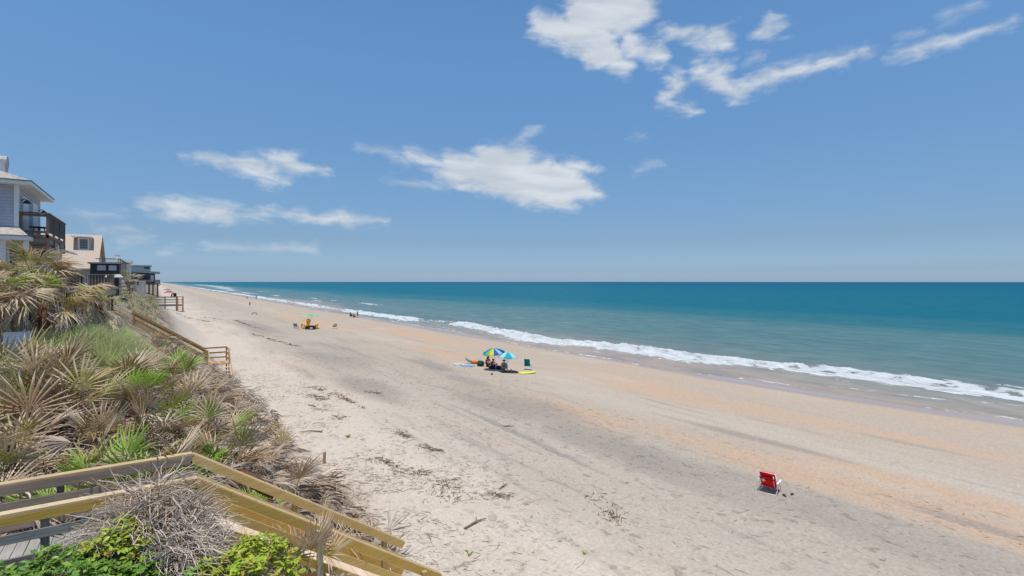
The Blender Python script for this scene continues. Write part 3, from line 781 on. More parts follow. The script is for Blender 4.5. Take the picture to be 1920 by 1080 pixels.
def frond_geo(rng, R_=0.6, pet=0.5, nseg=20, half=105, droop=0.15, curl=0.0, width=1.0, dead=False, fold=0.25):
    """fan leaf along +X: stalk, then pleated blades with free tips. returns verts, faces(quads), tip values"""
    V = []; F = []; T = []
    def vt(p, tp): V.append(p); T.append(tp); return len(V) - 1
    k = 5
    ring = []
    for i in range(4):                                 # stalk: three-sided
        u = i / 3; xx = pet * u; zz = -0.10 * pet * u * u
        w = 0.016 * (1 - 0.55 * u)
        ring.append([vt((xx, w * math.cos(a), zz + w * math.sin(a) * 0.7), 0.0) for a in (0.5, 2.6, 4.7)])
    for i in range(3):
        for j in range(3):
            F.append((ring[i][j], ring[i][(j + 1) % 3], ring[i + 1][(j + 1) % 3], ring[i + 1][j]))
    hx, hz = pet, -0.10 * pet
    hub = vt((hx - 0.02, 0, hz), 0.0)
    for sgi in range(nseg):
        ph = R(-half + 2 * half * (sgi + 0.5) / nseg) + rng.uniform(-0.03, 0.03)
        L = R_ * (0.72 + 0.28 * math.cos(ph * 0.75)) * rng.uniform(0.88, 1.08)
        dx, dy = math.cos(ph), math.sin(ph)
        sx_, sy_ = -dy, dx
        wmax = width * 2 * math.tan(R(half) / nseg) * L * 0.46 * 0.52
        dr = droop * rng.uniform(0.6, 1.4); cu = curl * rng.uniform(-1, 1); tw = rng.uniform(-0.35, 0.35) * (2.5 if dead else 1)
        prev = None
        for q, (u, w) in enumerate(((0.10, 0.25), (0.45, 1.0), (0.75, 0.62), (1.0, 0.06))):
            r = L * u
            lift = fold * abs(dy) * r * (0.6 if not dead else 0.2)
            bend = dr * L * u ** 2.2 * (1.6 if dead else 1.0)
            side = cu * L * u ** 2
            cx = hx + dx * r * (1 - 0.25 * dr * u) + sx_ * side; cy = dy * r * (1 - 0.25 * dr * u) + sy_ * side; cz = hz + lift - bend
            ww = wmax * w * 0.5; pl = ww * (0.75 if not dead else 1.3)
            tz = tw * ww * u
            a = vt((cx + sx_ * ww, cy + sy_ * ww, cz - pl + tz), u); m = vt((cx, cy, cz), u); b = vt((cx - sx_ * ww, cy - sy_ * ww, cz - pl - tz), u)
            if prev is None:
                F.append((hub, hub, a, m)); F.append((hub, hub, m, b))
            else:
                F.append((prev[0], a, m, prev[1])); F.append((prev[1], m, b, prev[2]))
            prev = (a, m, b)
    return np.array(V, np.float32), [tuple(dict.fromkeys(f)) for f in F], np.array(T, np.float32)
def frond_mesh(name, geo, mat):
    V, F, T = geo
    me = bpy.data.meshes.new(name); me.from_pydata(V.tolist(), [], F)
    at = me.attributes.new('tip', 'FLOAT', 'POINT'); at.data.foreach_set('value', T)
    me.materials.append(mat); me.update()
    return me
rf = random.Random(5)
G_GREEN = [frond_geo(rf, rf.uniform(0.62, 0.8), rf.uniform(0.5, 0.75), rf.choice((14, 15, 16)), rf.uniform(80, 110), rf.uniform(0.05, 0.2), 0.05, 1.25) for _ in range(5)]
G_DEAD = [frond_geo(rf, rf.uniform(0.62, 0.85), rf.uniform(0.35, 0.6), rf.choice((9, 10, 12)), rf.uniform(45, 85), rf.uniform(0.2, 0.7), 0.22, 1.25, True, 0.1) for _ in range(6)]
ME_G = [frond_mesh('frond', g, M_FROND) for g in G_GREEN]
ME_B = [frond_mesh('frond', g, M_BRIGHT) for g in G_GREEN]
ME_H = [frond_mesh('frond', g, M_HALF) for g in G_GREEN[:3] + G_DEAD[:2]]
ME_D = [frond_mesh('dead_frond', g, M_DEAD) for g in G_DEAD]
me_bud = MB().tube([(0, 0, -0.15), (0.01, 0, 0.15), (0, 0.01, 0.36)], [0.08, 0.07, 0.03], 7).mesh('bud', M_TRUNKP, True)

def put_frond(me, parent, name, loc, az, el, roll=0.0, sc=1.0):
    o = link(bpy.data.objects.new(name, me))
    o.parent = parent
    o.location = loc
    o.rotation_mode = 'ZYX' if False else 'XYZ'
    o.rotation_euler = (Matrix.Rotation(az, 3, 'Z') @ Matrix.Rotation(-el, 3, 'Y') @ Matrix.Rotation(roll, 3, 'X')).to_euler()
    o.scale = (sc, sc, sc)
    return o
def palmetto(x, y, label, group, rng, green=4, half=3, dead=4, size=1.0, bright=False, lean=None, lift=0.0):
    t = thing('saw_palmetto', label, 'palmetto', (x, y, gz(x, y) + lift), group)
    o = link(bpy.data.objects.new('bud', me_bud)); o.parent = t; o.scale = (size,) * 3
    a0 = rng.uniform(0, 6.28)
    tot = max(1, green + half)
    for k in range(green + half):
        az = a0 + 2 * math.pi * k / tot + rng.uniform(-0.35, 0.35)
        el = R(rng.uniform(32, 80))
        isg = k % tot < green
        ms = (ME_B if bright else ME_G) if isg else ME_H
        put_frond(rng.choice(ms), t, 'frond', (0, 0, (0.24 if size > 1.05 else 0.14) * size), az, el, rng.uniform(-0.4, 0.4), size * rng.uniform(0.8, 1.15))
    for k in range(dead):
        az = (lean + rng.uniform(-1.0, 1.0)) if lean is not None else rng.uniform(0, 6.28)
        put_frond(rng.choice(ME_D), t, 'dead_frond', (0, 0, 0.1 * size), az, R(rng.uniform(-35, 30)), rng.uniform(-0.8, 0.8), size * rng.uniform(0.85, 1.2))
    return t

def near_walk(x, y, m=0.25):
    return (YN - 0.2 - m < y < YF + 0.15 + m and x < 5.4) or (YA - 0.3 - m < y < YB + 0.3 + m and -2 < x < XL + 0.4) or (YA - 2.8 < y < YB and XB - 0.2 - m < x < XL + 0.4)

rp = random.Random(77)
spots = []
def try_spot(x, y, dmin):
    if near_walk(x, y, 0.2): return False
    for (a, b) in spots:
        if (a - x) ** 2 + (b - y) ** 2 < dmin * dmin: return False
    spots.append((x, y)); return True
# single plants that can be told apart: (x, y, label, green, half, dead, size, bright)
SPECIAL = [
    (-1.42, 12.05, 'small bright green palmetto leaning over the boardwalk rail at far left', 9, 0, 1, 0.80, True),
    (-0.72, 12.75, 'large fresh green palmetto with drooping fans behind the boardwalk rail', 10, 0, 2, 1.0, True),
    (-1.25, 13.65, 'yellowing palmetto with one tall upright fan behind the boardwalk rail', 2, 6, 3, 1.0, False),
    (0.28, 10.75, 'green palmetto fan poking out over the corner of the boardwalk rail', 6, 0, 0, 0.62, True),
    (0.52, 12.95, 'lime green palmetto just beyond the top of the boardwalk stair', 9, 0, 2, 0.85, True),
    (0.9, 14.9, 'green and brown palmetto with pale dry fan above the fallen trunk', 4, 5, 4, 0.9, False),
    (-0.55, 17.3, 'glossy green palmetto in the middle of the brown thicket', 10, 2, 3, 1.1, True),
    (1.95, 19.2, 'small green palmetto at the sandy edge of the thicket', 8, 0, 2, 0.75, True),
    (1.95, 12.55, 'single pale green palmetto fan low beside the stair rail', 4, 1, 3, 0.7, True),
    (2.15, 9.5, 'scruffy palmetto with grey hanging fans in front of the stair rail', 3, 4, 9, 1.0, False),
    (0.6, 24.5, 'bright upright palmetto growing beside the second dune stair', 9, 0, 2, 1.0, True),
    (-2.6, 16.2, 'tall green palmetto at the left edge of the thicket', 9, 3, 4, 1.25, False),
    (-3.1, 18.2, 'palmetto with long pale green blades below the dune grass', 9, 3, 3, 1.3, False),
]
for (x, y, lb, g, h, d, sz, br) in SPECIAL:
    spots.append((x, y))
    lift = 0.0
    if 9.9 < y < 11.4: lift = ZD - gz(x, y)
    palmetto(x, y, lb, None, rp, g, h, d, sz, br, lift=lift)
def size_word(z): return 'stunted' if z < 0.8 else 'small' if z < 0.98 else ('middling' if z < 1.25 else 'large')
NUM = ['no', 'one', 'two', 'three', 'four', 'five', 'six', 'seven', 'eight', 'nine']
def place_words(x, y, slope):
    if slope:
        a = 'by the near stair' if y < 14 else 'past the stair' if y < 17 else 'behind the stake' if y < 21.5 else 'mid way along' if y < 28 else 'before the far stair'
        return ('low on the slope ' if x > 3.0 else 'high on the slope ') + a
    a = 'right behind the rail' if y < 13.6 else 'in the front thicket' if y < 16 else 'in the middle thicket' if y < 18.6 else 'in the back thicket' if y < 21.5 else 'between both stairs'
    r = (x + 0.178 * y) / (0.178 * y + 1.8)
    return a + (' at left' if r < 0.33 else ' at centre' if r < 0.66 else ' nearest sand')
for k in range(5000):
    y = rp.uniform(11.9, 38.5); x = rp.uniform(-5.5, 4.4)
    if x < -0.19 * y - 0.6: continue
    if y > 21.5 and x < 0.2 - 0.03 * (y - 21): continue
    slope = x > 1.6 - 0.02 * (y - 12)
    if slope and x > 4.1 - 0.015 * (y - 12) : continue
    if y > 26 and rp.random() < 0.4: continue
    if y > 18.8 and x < -0.2 - 0.25 * (y - 18.8) * 0: continue
    if not try_spot(x, y, 0.98 if y < 20 else 1.15): continue
    pw = place_words(x, y, slope)
    if slope:
        h, d, z = rp.choice((0, 1, 1, 2)), rp.randint(6, 9), rp.uniform(0.85, 1.15) * (0.68 if y > 26 else 1.0)
        palmetto(x, y, size_word(z) + ' dead grey palmetto with ' + NUM[h] + ' tan fan' + ('s ' if h != 1 else ' ') + pw, 'dead palmettos on the dune slope', rp, 0, h, d, z, lean=0.0)
    elif y < 21.5:
        g, h, d, z = rp.choice((2, 2, 3, 4)), rp.randint(4, 7), rp.randint(3, 5), rp.uniform(0.95, 1.38)
        palmetto(x, y, size_word(z) + ' palmetto with ' + NUM[g] + ' green fan' + ('s ' if g != 1 else ' ') + pw, 'palmettos in the thicket', rp, g, h, d, z)
    else:
        g, h, d, z = rp.choice((0, 0, 1, 2)), rp.randint(2, 4), rp.randint(3, 5), rp.uniform(0.85, 1.1) * (0.62 if y > 25 else 1.0)
        palmetto(x, y, size_word(z) + ' dry tan palmetto with ' + NUM[g] + ' green fan' + ('s ' if g != 1 else ' ') + pw, 'dry palmettos between the stairs', rp, g, h, d, z)

# a fallen, creeping palmetto trunk
tz = lambda x, y, h: (x, y, gz(x, y) + h)
ft = single('fallen_palmetto_trunk', MB().tube([tz(0.7, 13.4, 0.1), tz(1.1, 13.3, 0.42), tz(1.5, 13.35, 0.62), tz(1.9, 13.2, 0.62), tz(2.25, 13.05, 0.4)], [0.13, 0.16, 0.15, 0.14, 0.12], 10), M_TRUNKP,
            'shaggy red brown palmetto trunk arching out of the dead fronds', 'palm trunk', smooth=True)

# litter of dead fans and loose blades over the slope: nobody could count it
def instance_geo(geos, placements):
    VV = []; TT = []; QQ = []; RR = []; base = 0
    Q = []; T3 = []
    for (gi, M) in placements:
        V, F, T = geos[gi]
        Mn = np.array(M.to_3x3()); tr = np.array(M.translation)
        VV.append(V @ Mn.T + tr); TT.append(T)
        for f in F:
            if len(f) == 4: Q.append([base + i for i in f])
            else: T3.append([base + i for i in f] + [base + f[-1]])
        base += len(V)
    return np.concatenate(VV), Q, T3, np.concatenate(TT)
G_LIT = [frond_geo(rf, rf.uniform(0.5, 0.7), rf.uniform(0.25, 0.5), 9, rf.uniform(40, 80), rf.uniform(0.15, 0.6), 0.3, 1.3, True, 0.1) for _ in range(5)]
pl = []
for k in range(9000):
    if len(pl) > 1150: break
    y = rp.uniform(11.6, 40) if rp.random() < 0.8 else rp.uniform(11.6, 20); x = rp.uniform(-5, 5.0)
    if x < -0.19 * y - 0.4 or near_walk(x, y, 0.0): continue
    if y > 21 and x < 0.3: continue
    if x > 4.6 - 0.02 * (y - 12) + 0.5 * rp.random(): continue
    seaw = x > 1.0
    az = rp.gauss(0.0, 0.7) if seaw else rp.uniform(0, 6.28)
    slope_el = -math.atan(0.55) if seaw else 0
    M = Matrix.Translation((x, y, gz(x, y) + rp.uniform(0.05, 0.55 if x < 3.6 else 0.25))) @ Matrix.Rotation(az, 4, 'Z') @ Matrix.Rotation(-(slope_el + R(rp.gauss(5, 22))), 4, 'Y') @ Matrix.Rotation(rp.uniform(-1.2, 1.2), 4, 'X') @ Matrix.Scale(rp.uniform(0.8, 1.25), 4)
    pl.append((rp.randrange(5), M))
V, Q, T3, T = instance_geo(G_LIT, pl)
me = bpy.data.meshes.new('palm_litter'); me.from_pydata(V.tolist(), [], Q + [tuple(t[:3]) for t in T3]); me.materials.append(M_DEADI); me.update()
tag(link(bpy.data.objects.new('palm_litter', me)), 'thick litter of dead grey palmetto fans covering the dune slope', 'palm litter', kind='stuff')

# ---- blades: dune grass, straw
def blades(n, place, h, w, bend, seed, hfun=None):
    """n curved two-segment blades; place() -> x,y arrays; returns V, F(quads)"""
    r = np.random.default_rng(seed)
    x, y = place(n, r)
    z = ground_z(x, y)
    hh = r.uniform(h[0], h[1], n); az = r.uniform(0, 2 * np.pi, n); bd = r.uniform(bend[0], bend[1], n)
    if hfun is not None: hh = hh * hfun(x, y)
    dx, dy = np.cos(az), np.sin(az); sxv, syv = -dy, dx
    ww = r.uniform(w[0], w[1], n)
    V = np.zeros((n, 8, 3)); 
    for i, (u, wf) in enumerate(((0, 1), (0.4, 0.9), (0.75, 0.6), (1.0, 0.08))):
        off = hh * bd * u ** 2; zz = hh * (u - 0.35 * bd * u ** 2.5)
        cx = x + dx * off + 0.12 * hh * u; cy = y + dy * off
        V[:, 2 * i] = np.stack([cx + sxv * ww * wf, cy + syv * ww * wf, z - 0.02 + zz], 1)
        V[:, 2 * i + 1] = np.stack([cx - sxv * ww * wf, cy - syv * ww * wf, z - 0.02 + zz], 1)
    b = (np.arange(n) * 8)[:, None]
    F = np.concatenate([b + np.array([[0, 1, 3, 2]]), b + np.array([[2, 3, 5, 4]]), b + np.array([[4, 5, 7, 6]])])
    return V.reshape(-1, 3), F
M_GRASS = leaf_mat('dune_grass', [(0, (0.27, 0.34, 0.11)), (0.35, (0.38, 0.45, 0.18)), (0.6, (0.47, 0.50, 0.26)), (0.8, (0.56, 0.51, 0.32)), (1, (0.32, 0.40, 0.14))], per='isl', trans=0.3, rough=0.6, spec=0.15)
M_STRAW = leaf_mat('dry_grass', [(0, (0.52, 0.45, 0.29)), (0.5, (0.40, 0.34, 0.2)), (1, (0.60, 0.53, 0.38))], per='isl', trans=0.15, rough=0.8, spec=0.1)
def grass_place(n, r):
    x = r.uniform(-5.2, 1.0, n * 3); y = r.uniform(19.5, 33, n * 3)
    k = (x > -0.20 * y - 0.3) & (x < 0.35 - 0.02 * (y - 20) + 0.5 * vnoise(y * 0.8, x, 4)) & (y > 19.6 + 0.25 * (x + 3)) & (vnoise(x * 1.1, y * 1.1, 9) > 0.22)
    k &= ~((x < -2.7) & (y > 21.2) & (y < 23.4) & (x < -3.2))
    return x[k][:n], y[k][:n]
def place_fixed(fn):
    def g(n, r):
        x, y = fn(n, r)
        while len(x) < n:
            a, b = fn(n, r); x = np.concatenate([x, a]); y = np.concatenate([y, b])
        return x[:n], y[:n]
    return g
V, F = blades(36000, place_fixed(grass_place), (0.35, 0.95), (0.004, 0.009), (0.3, 1.1), 3, lambda x, y: np.where(x > -0.9, 0.5, 1.0) * np.where(y > 28, 0.65, 1.0))
tag(link(bpy.data.objects.new('dune_grass', raw_mesh('dune_grass', V, F, M_GRASS))), 'soft green dune grass covering the crest below the houses', 'grass', kind='stuff')
def straw_place(n, r):
    x = r.uniform(-3, 4.6, n * 3); y = r.uniform(24, 60, n * 3)
    k = (x < 3.9 + 0.5 * vnoise(y * 0.5, x * 0, 6)) & (vnoise(x * 0.7, y * 0.5, 19) > 0.5) & (x > -0.19 * y)
    k &= ~((y > YA - 2.6) & (y < YB + 0.3) & (x > -1.4))
    return x[k][:n], y[k][:n]
V, F = blades(9000, place_fixed(straw_place), (0.12, 0.42), (0.005, 0.011), (0.2, 1.0), 4)
tag(link(bpy.data.objects.new('dry_dune_grass', raw_mesh('dry_dune_grass', V, F, M_STRAW))), 'dry straw coloured grass on the dune slope by the second stair', 'grass', kind='stuff')
def bush_place(n, r):
    x = r.uniform(-16, 0.5, n * 4); y = r.uniform(46, 240, n * 4)
    k = (vnoise(x * 0.5, y * 0.2, 29) > 0.45) & (x < 1.0 - 1.2 * vnoise(y * 0.1, x * 0, 2)) & ~((y > 145) & (y < 151))
    return x[k][:n], y[k][:n]
V, F = blades(12000, place_fixed(bush_place), (0.6, 1.7), (0.02, 0.05), (0.3, 1.2), 8, lambda x, y: np.where(x > -3.5, 0.4, 1.0))
M_SCRUB = leaf_mat('dune_scrub', [(0, (0.18, 0.22, 0.07)), (0.3, (0.32, 0.34, 0.14)), (0.6, (0.48, 0.40, 0.25)), (1, (0.25, 0.27, 0.11))], per='isl', trans=0.2, rough=0.7, spec=0.1)
tag(link(bpy.data.objects.new('dune_scrub', raw_mesh('dune_scrub', V, F, M_SCRUB))), 'mixed green and tan scrub along the far dune below the houses', 'scrub', kind='stuff')

# ---- cabbage palms with shaggy skirts at the left edge
G_CP = [frond_geo(rf, rf.uniform(0.8, 1.0), rf.uniform(0.7, 1.0), 18, rf.uniform(95, 120), rf.uniform(0.3, 0.6), 0.08, 1.2) for _ in range(4)]
G_CD = [frond_geo(rf, rf.uniform(0.8, 1.0), rf.uniform(0.5, 0.8), 11, rf.uniform(45, 75), rf.uniform(0.4, 0.9), 0.25, 1.3, True, 0.1) for _ in range(4)]
ME_CG = [frond_mesh('frond', g, M_FROND) for g in G_CP]; ME_CH = [frond_mesh('frond', g, M_HALF) for g in G_CP[:2] + G_CD[:2]]; ME_CD = [frond_mesh('dead_frond', g, M_DEAD) for g in G_CD]
def cabbage_palm(x, y, h, label, rng, green=7, half=7, dead=14, sc=1.0, trunk=True):
    t = thing('cabbage_palm', label, 'palm', (x, y, gz(x, y)))
    part('trunk', MB().tube([(0, 0, -0.3), (0.04, 0.02, h * 0.5), (0.0, 0.0, h)], [0.17, 0.16, 0.13], 9), M_TRUNKP, t, world=False, smooth=True)
    for k in range(green):
        put_frond(rng.choice(ME_CG), t, 'frond', (0, 0, h - 0.05), rng.uniform(0, 6.28), R(rng.uniform(15, 75)), rng.uniform(-0.4, 0.4), sc * rng.uniform(0.8, 1.1))
    for k in range(half):
        put_frond(rng.choice(ME_CH), t, 'frond', (0, 0, h - 0.12), rng.uniform(0, 6.28), R(rng.uniform(-10, 35)), rng.uniform(-0.6, 0.6), sc * rng.uniform(0.8, 1.1))
    for k in range(dead):
        put_frond(rng.choice(ME_CD), t, 'dead_frond', (0, 0, h - 0.15 - rng.uniform(0, 0.35) * h), rng.uniform(0, 6.28), R(rng.uniform(-70, -15)), rng.uniform(-0.8, 0.8), sc * rng.uniform(0.85, 1.15))
    return t
cabbage_palm(-3.75, 26.0, 2.45, 'shaggy cabbage palm with green crown below the grey house balcony', rp, 14, 16, 26)
cabbage_palm(-2.75, 26.6, 1.75, 'dead brown cabbage palm leaning right of the green crowned one', rp, 3, 14, 28)
cabbage_palm(-4.35, 23.6, 1.9, 'cabbage palm with golden fans cut by the left edge of the picture', rp, 8, 16, 20)
cabbage_palm(-4.9, 28.5, 2.3, 'dry cabbage palm against the lower wall of the grey house', rp, 5, 8, 14)
cabbage_palm(-3.8, 110.0, 2.1, 'green topped cabbage palm in front of the distant blue house', rp, 14, 6, 8, 1.55)
cabbage_palm(-5.2, 96.0, 1.3, 'bright low palm beside the weathered deck', rp, 12, 3, 3, 1.2)
cabbage_palm(-3.3, 24.6, 1.5, 'squat cabbage palm with tan skirts just above the pale blue panel', rp, 3, 8, 18)
cabbage_palm(-4.25, 26.9, 2.0, 'cabbage palm of mixed green and gold behind the shaggy one', rp, 7, 9, 16)
cabbage_palm(-2.0, 28.0, 1.3, 'brown collapsed palm in front of the picket deck', rp, 1, 5, 20)
cabbage_palm(-2.2, 30.2, 0.6, 'small dry palm half buried in the dune grass', rp, 2, 5, 6, 0.8)

# ---- dead shrub: a mound of pale grey twigs over the rail
M_TWIG = leaf_mat('bleached_twigs', [(0, (0.58, 0.49, 0.40)), (0.35, (0.74, 0.65, 0.55)), (0.6, (0.44, 0.34, 0.255)), (0.8, (0.34, 0.24, 0.17)), (1, (0.68, 0.58, 0.49))], per='isl', trans=0, rough=0.85, spec=0.1)
def twig_mass(n, cx, cy, rx, ry, ztop, seed, L=(0.35, 0.9), r0=0.0085, droop=0.9):
    rg = random.Random(seed); mb = MB()
    for k in range(n):
        a = rg.uniform(0, 6.28); q = math.sqrt(rg.random())
        x = cx + rx * q * math.cos(a); y = cy + ry * q * math.sin(a)
        top = ztop - 0.55 * q * q
        z = max(gz(x, y) + 0.05, top - abs(rg.gauss(0, 0.22)))
        az = math.atan2(math.sin(a) * ry, math.cos(a) * rx) + rg.gauss(0, 0.9)
        el = rg.gauss(0.1, 0.45)
        l = rg.uniform(*L); p = Vector((x, y, z)); pts = [p.copy()]; st = 4
        for i in range(st):
            d = Vector((math.cos(az) * math.cos(el), math.sin(az) * math.cos(el), math.sin(el)))
            p = p + d * (l / st); pts.append(p.copy())
            az += rg.gauss(0, 0.28); el += rg.gauss(-0.25 * droop, 0.25)
        rr = r0 * rg.uniform(0.6, 1.5)
        mb.tube(pts, [rr, rr * 0.9, rr * 0.75, rr * 0.55, rr * 0.3], 3, cap=False)
        if rg.random() < 0.6:
            j = rg.randint(1, 3); q0 = pts[j]; e = Vector((rg.gauss(0, 1), rg.gauss(0, 1), rg.gauss(0, 0.6))).normalized() * l * 0.4
            mb.tube([q0, q0 + e * 0.5 + Vector((0, 0, 0.02)), q0 + e], [rr * 0.6, rr * 0.45, rr * 0.2], 3, cap=False)
    return mb
ds = thing('dead_shrub', 'tangled mound of bleached grey twigs slumped over the boardwalk rail', 'dead shrub', (0.1, 9.6, 4.2))
o = part('twigs', twig_mass(1900, -0.05, 9.72, 0.66, 0.68, 5.38, 4, (0.3, 0.8), 0.0065), M_TWIG, ds); o['kind'] = 'stuff'
o = part('hanging_twigs', twig_mass(800, 0.25, 9.1, 0.62, 0.45, 4.98, 5, (0.3, 0.8), 0.0065), M_TWIG, ds); o['kind'] = 'stuff'
for k in range(26):
    a = (0.1 + rp.gauss(0, 0.12), 9.45 + rp.gauss(0, 0.08), 4.3); ang = rp.uniform(0, 6.28); rr_ = rp.uniform(0.35, 0.95)
    m_ = (a[0] + 0.45 * rr_ * math.cos(ang), a[1] + 0.4 * rr_ * math.sin(ang), 5.15 + rp.uniform(-0.1, 0.3)); b = (a[0] + rr_ * math.cos(ang), a[1] + 0.9 * rr_ * math.sin(ang), 5.1 + rp.uniform(-0.3, 0.4))
    q_ = tuple((m_[i] + b[i]) / 2 + rp.gauss(0, 0.05) for i in range(3))
    part('branch', MB().tube([a, m_, q_, b], [0.022, 0.015, 0.010, 0.004], 6), M_TWIG, ds, smooth=True)
    part('branch', MB().tube([m_, (m_[0] + rp.gauss(0, 0.2), m_[1] + rp.gauss(0, 0.2), m_[2] + rp.uniform(0.02, 0.25)), (m_[0] + rp.gauss(0, 0.4), m_[1] + rp.gauss(0, 0.35), m_[2] + rp.uniform(-0.1, 0.2))], [0.012, 0.008, 0.003], 5), M_TWIG, ds, smooth=True)

# ---- leafy shrubs along the bottom edge
def leaf_shape(l, w, mat, name='leaf'):
    mb = MB()
    pr = [(0, 0.02), (0.2, 0.7), (0.45, 1.0), (0.75, 0.62), (1.0, 0.0)]
    vs = []; fs = []
    for u, q in pr:
        z = -0.12 * l * u * u
        vs += [(u * l, q * w / 2, z + 0.15 * q * w), (u * l, 0, z), (u * l, -q * w / 2, z + 0.15 * q * w)]
    for i in range(4):
        b = 3 * i
        fs += [(b, b + 3, b + 4, b + 1), (b + 1, b + 4, b + 5, b + 2)]
    return mb.add(vs, fs)
M_LEAF = leaf_mat('deep_green_leaf', [(0, (0.10, 0.22, 0.025)), (0.4, (0.16, 0.31, 0.035)), (0.75, (0.26, 0.40, 0.045)), (1, (0.13, 0.27, 0.03))], trans=0.25, rough=0.35, spec=0.45)
M_LEAFY = leaf_mat('yellow_green_leaf', [(0, (0.28, 0.43, 0.03)), (0.4, (0.42, 0.53, 0.04)), (0.75, (0.54, 0.55, 0.05)), (0.93, (0.46, 0.28, 0.08)), (1, (0.22, 0.33, 0.03))], trans=0.3, rough=0.4, spec=0.4)
M_LEAFI = leaf_mat('deep_green_foliage', [(0, (0.09, 0.20, 0.024)), (0.4, (0.15, 0.29, 0.034)), (0.75, (0.25, 0.39, 0.045)), (1, (0.12, 0.25, 0.03))], per='isl', trans=0.25, rough=0.35, spec=0.45)
M_LEAFYI = leaf_mat('yellow_green_foliage', [(0, (0.26, 0.41, 0.03)), (0.4, (0.40, 0.51, 0.04)), (0.75, (0.52, 0.53, 0.05)), (0.92, (0.46, 0.27, 0.08)), (1, (0.22, 0.33, 0.03))], per='isl', trans=0.3, rough=0.4, spec=0.4)
M_STEM = plain('shrub_stem', (0.22, 0.17, 0.11), 0.8)
def shrub(label, cx, cy, rx, ry, ztop, nobj, nstuff, seed, mo, mi, fall=0.35):
    rg = random.Random(seed); zb = gz(cx, cy)
    t = thing('leafy_shrub', label, 'shrub', (cx, cy, zb))
    lm = [leaf_shape(l, w, mo).mesh('leaf', mo) for l, w in ((0.095, 0.042), (0.115, 0.046), (0.08, 0.04))]
    lg = []
    for l, w in ((0.095, 0.042), (0.115, 0.046), (0.08, 0.04)):
        m = leaf_shape(l, w, mi); lg.append((np.array(m.v), np.array(m.f)))
    VV = []; FF = []; base = 0; made = 0
    stems = MB()
    total = nobj + nstuff; k = 0
    while k < total:
        # a spray of leaflets round a twig end
        a = rg.uniform(0, 6.28); q = math.sqrt(rg.random())
        x = cx + rx * q * math.cos(a); y = cy + ry * q * math.sin(a)
        bump = 0.22 * (float(vnoise(x * 2.6, y * 2.6, seed)) - 0.5) * 2
        top = ztop + bump - fall * q * q
        dep = abs(rg.gauss(0, 0.10)) if rg.random() < 0.75 else rg.uniform(0.1, 0.45)
        p = Vector((x, y, max(zb + 0.1, top - dep)))
        saz = rg.uniform(0, 6.28); sel = rg.uniform(-0.2, 0.9)
        ax = Vector((math.cos(saz) * math.cos(sel), math.sin(saz) * math.cos(sel), math.sin(sel)))
        stems.tube([p - ax * 0.16 - Vector((0, 0, 0.12)), p - ax * 0.06, p + ax * 0.08], [0.005, 0.004, 0.002], 3, cap=False)
        for i in range(rg.randint(5, 8)):
            lp = p + ax * (0.022 * i - 0.05)
            laz = saz + (1 if i % 2 else -1) * rg.uniform(0.6, 1.3) if i else saz
            M = Matrix.Translation(lp) @ Matrix.Rotation(laz, 4, 'Z') @ Matrix.Rotation(-rg.uniform(-0.5, 0.55), 4, 'Y') @ Matrix.Rotation(rg.uniform(-0.6, 0.6), 4, 'X') @ Matrix.Scale(rg.uniform(0.75, 1.25), 4)
            gi = rg.randrange(3)
            if made < nobj and dep < 0.08 and rg.random() < 0.5:
                o = link(bpy.data.objects.new('leaf', lm[gi])); o.parent = t
                o.matrix_local = Matrix.Translation((-cx, -cy, -zb)) @ M
                made += 1
            else:
                V, F = lg[gi]; Mn = np.array(M)
                VV.append(V @ Mn[:3, :3].T + Mn[:3, 3] - np.array([cx, cy, zb])); FF.append(F + base); base += len(V)
            k += 1
    o = link(bpy.data.objects.new('foliage', raw_mesh('foliage', np.concatenate(VV), np.concatenate(FF), mi))); o.parent = t; o['kind'] = 'stuff'
    o = part('stems', stems, M_STEM, t); o['kind'] = 'stuff'
    for j in range(5):
        a = j * 1.26; part('stem', MB().tube([(0.05 * math.cos(a), 0.05 * math.sin(a), -0.2), (0.3 * rx * math.cos(a), 0.3 * ry * math.sin(a), (ztop - zb) * 0.5), (0.6 * rx * math.cos(a), 0.6 * ry * math.sin(a), (ztop - zb) * 0.72)], [0.02, 0.014, 0.008], 6), M_STEM, t, world=False)
    return t
shrub('dense dark green leafy shrub at the bottom left corner', -1.2, 8.8, 1.3, 0.92, 4.98, 240, 5400, 31, M_LEAF, M_LEAFI, 0.3)
shrub('bright yellow green shrub sprays rising beside the boardwalk rail', -0.42, 9.05, 0.55, 0.40, 5.12, 110, 1100, 32, M_LEAFY, M_LEAFYI, 0.35)
shrub('yellow green leafy shrub below the dead twigs near the bottom edge', 1.05, 8.55, 0.85, 0.75, 4.62, 200, 2300, 33, M_LEAFY, M_LEAFYI, 0.4)
shrub('mid green leafy shrub at the very bottom of the picture', 0.35, 7.75, 0.6, 0.55, 4.68, 100, 1300, 34, M_LEAF, M_LEAFI, 0.35)

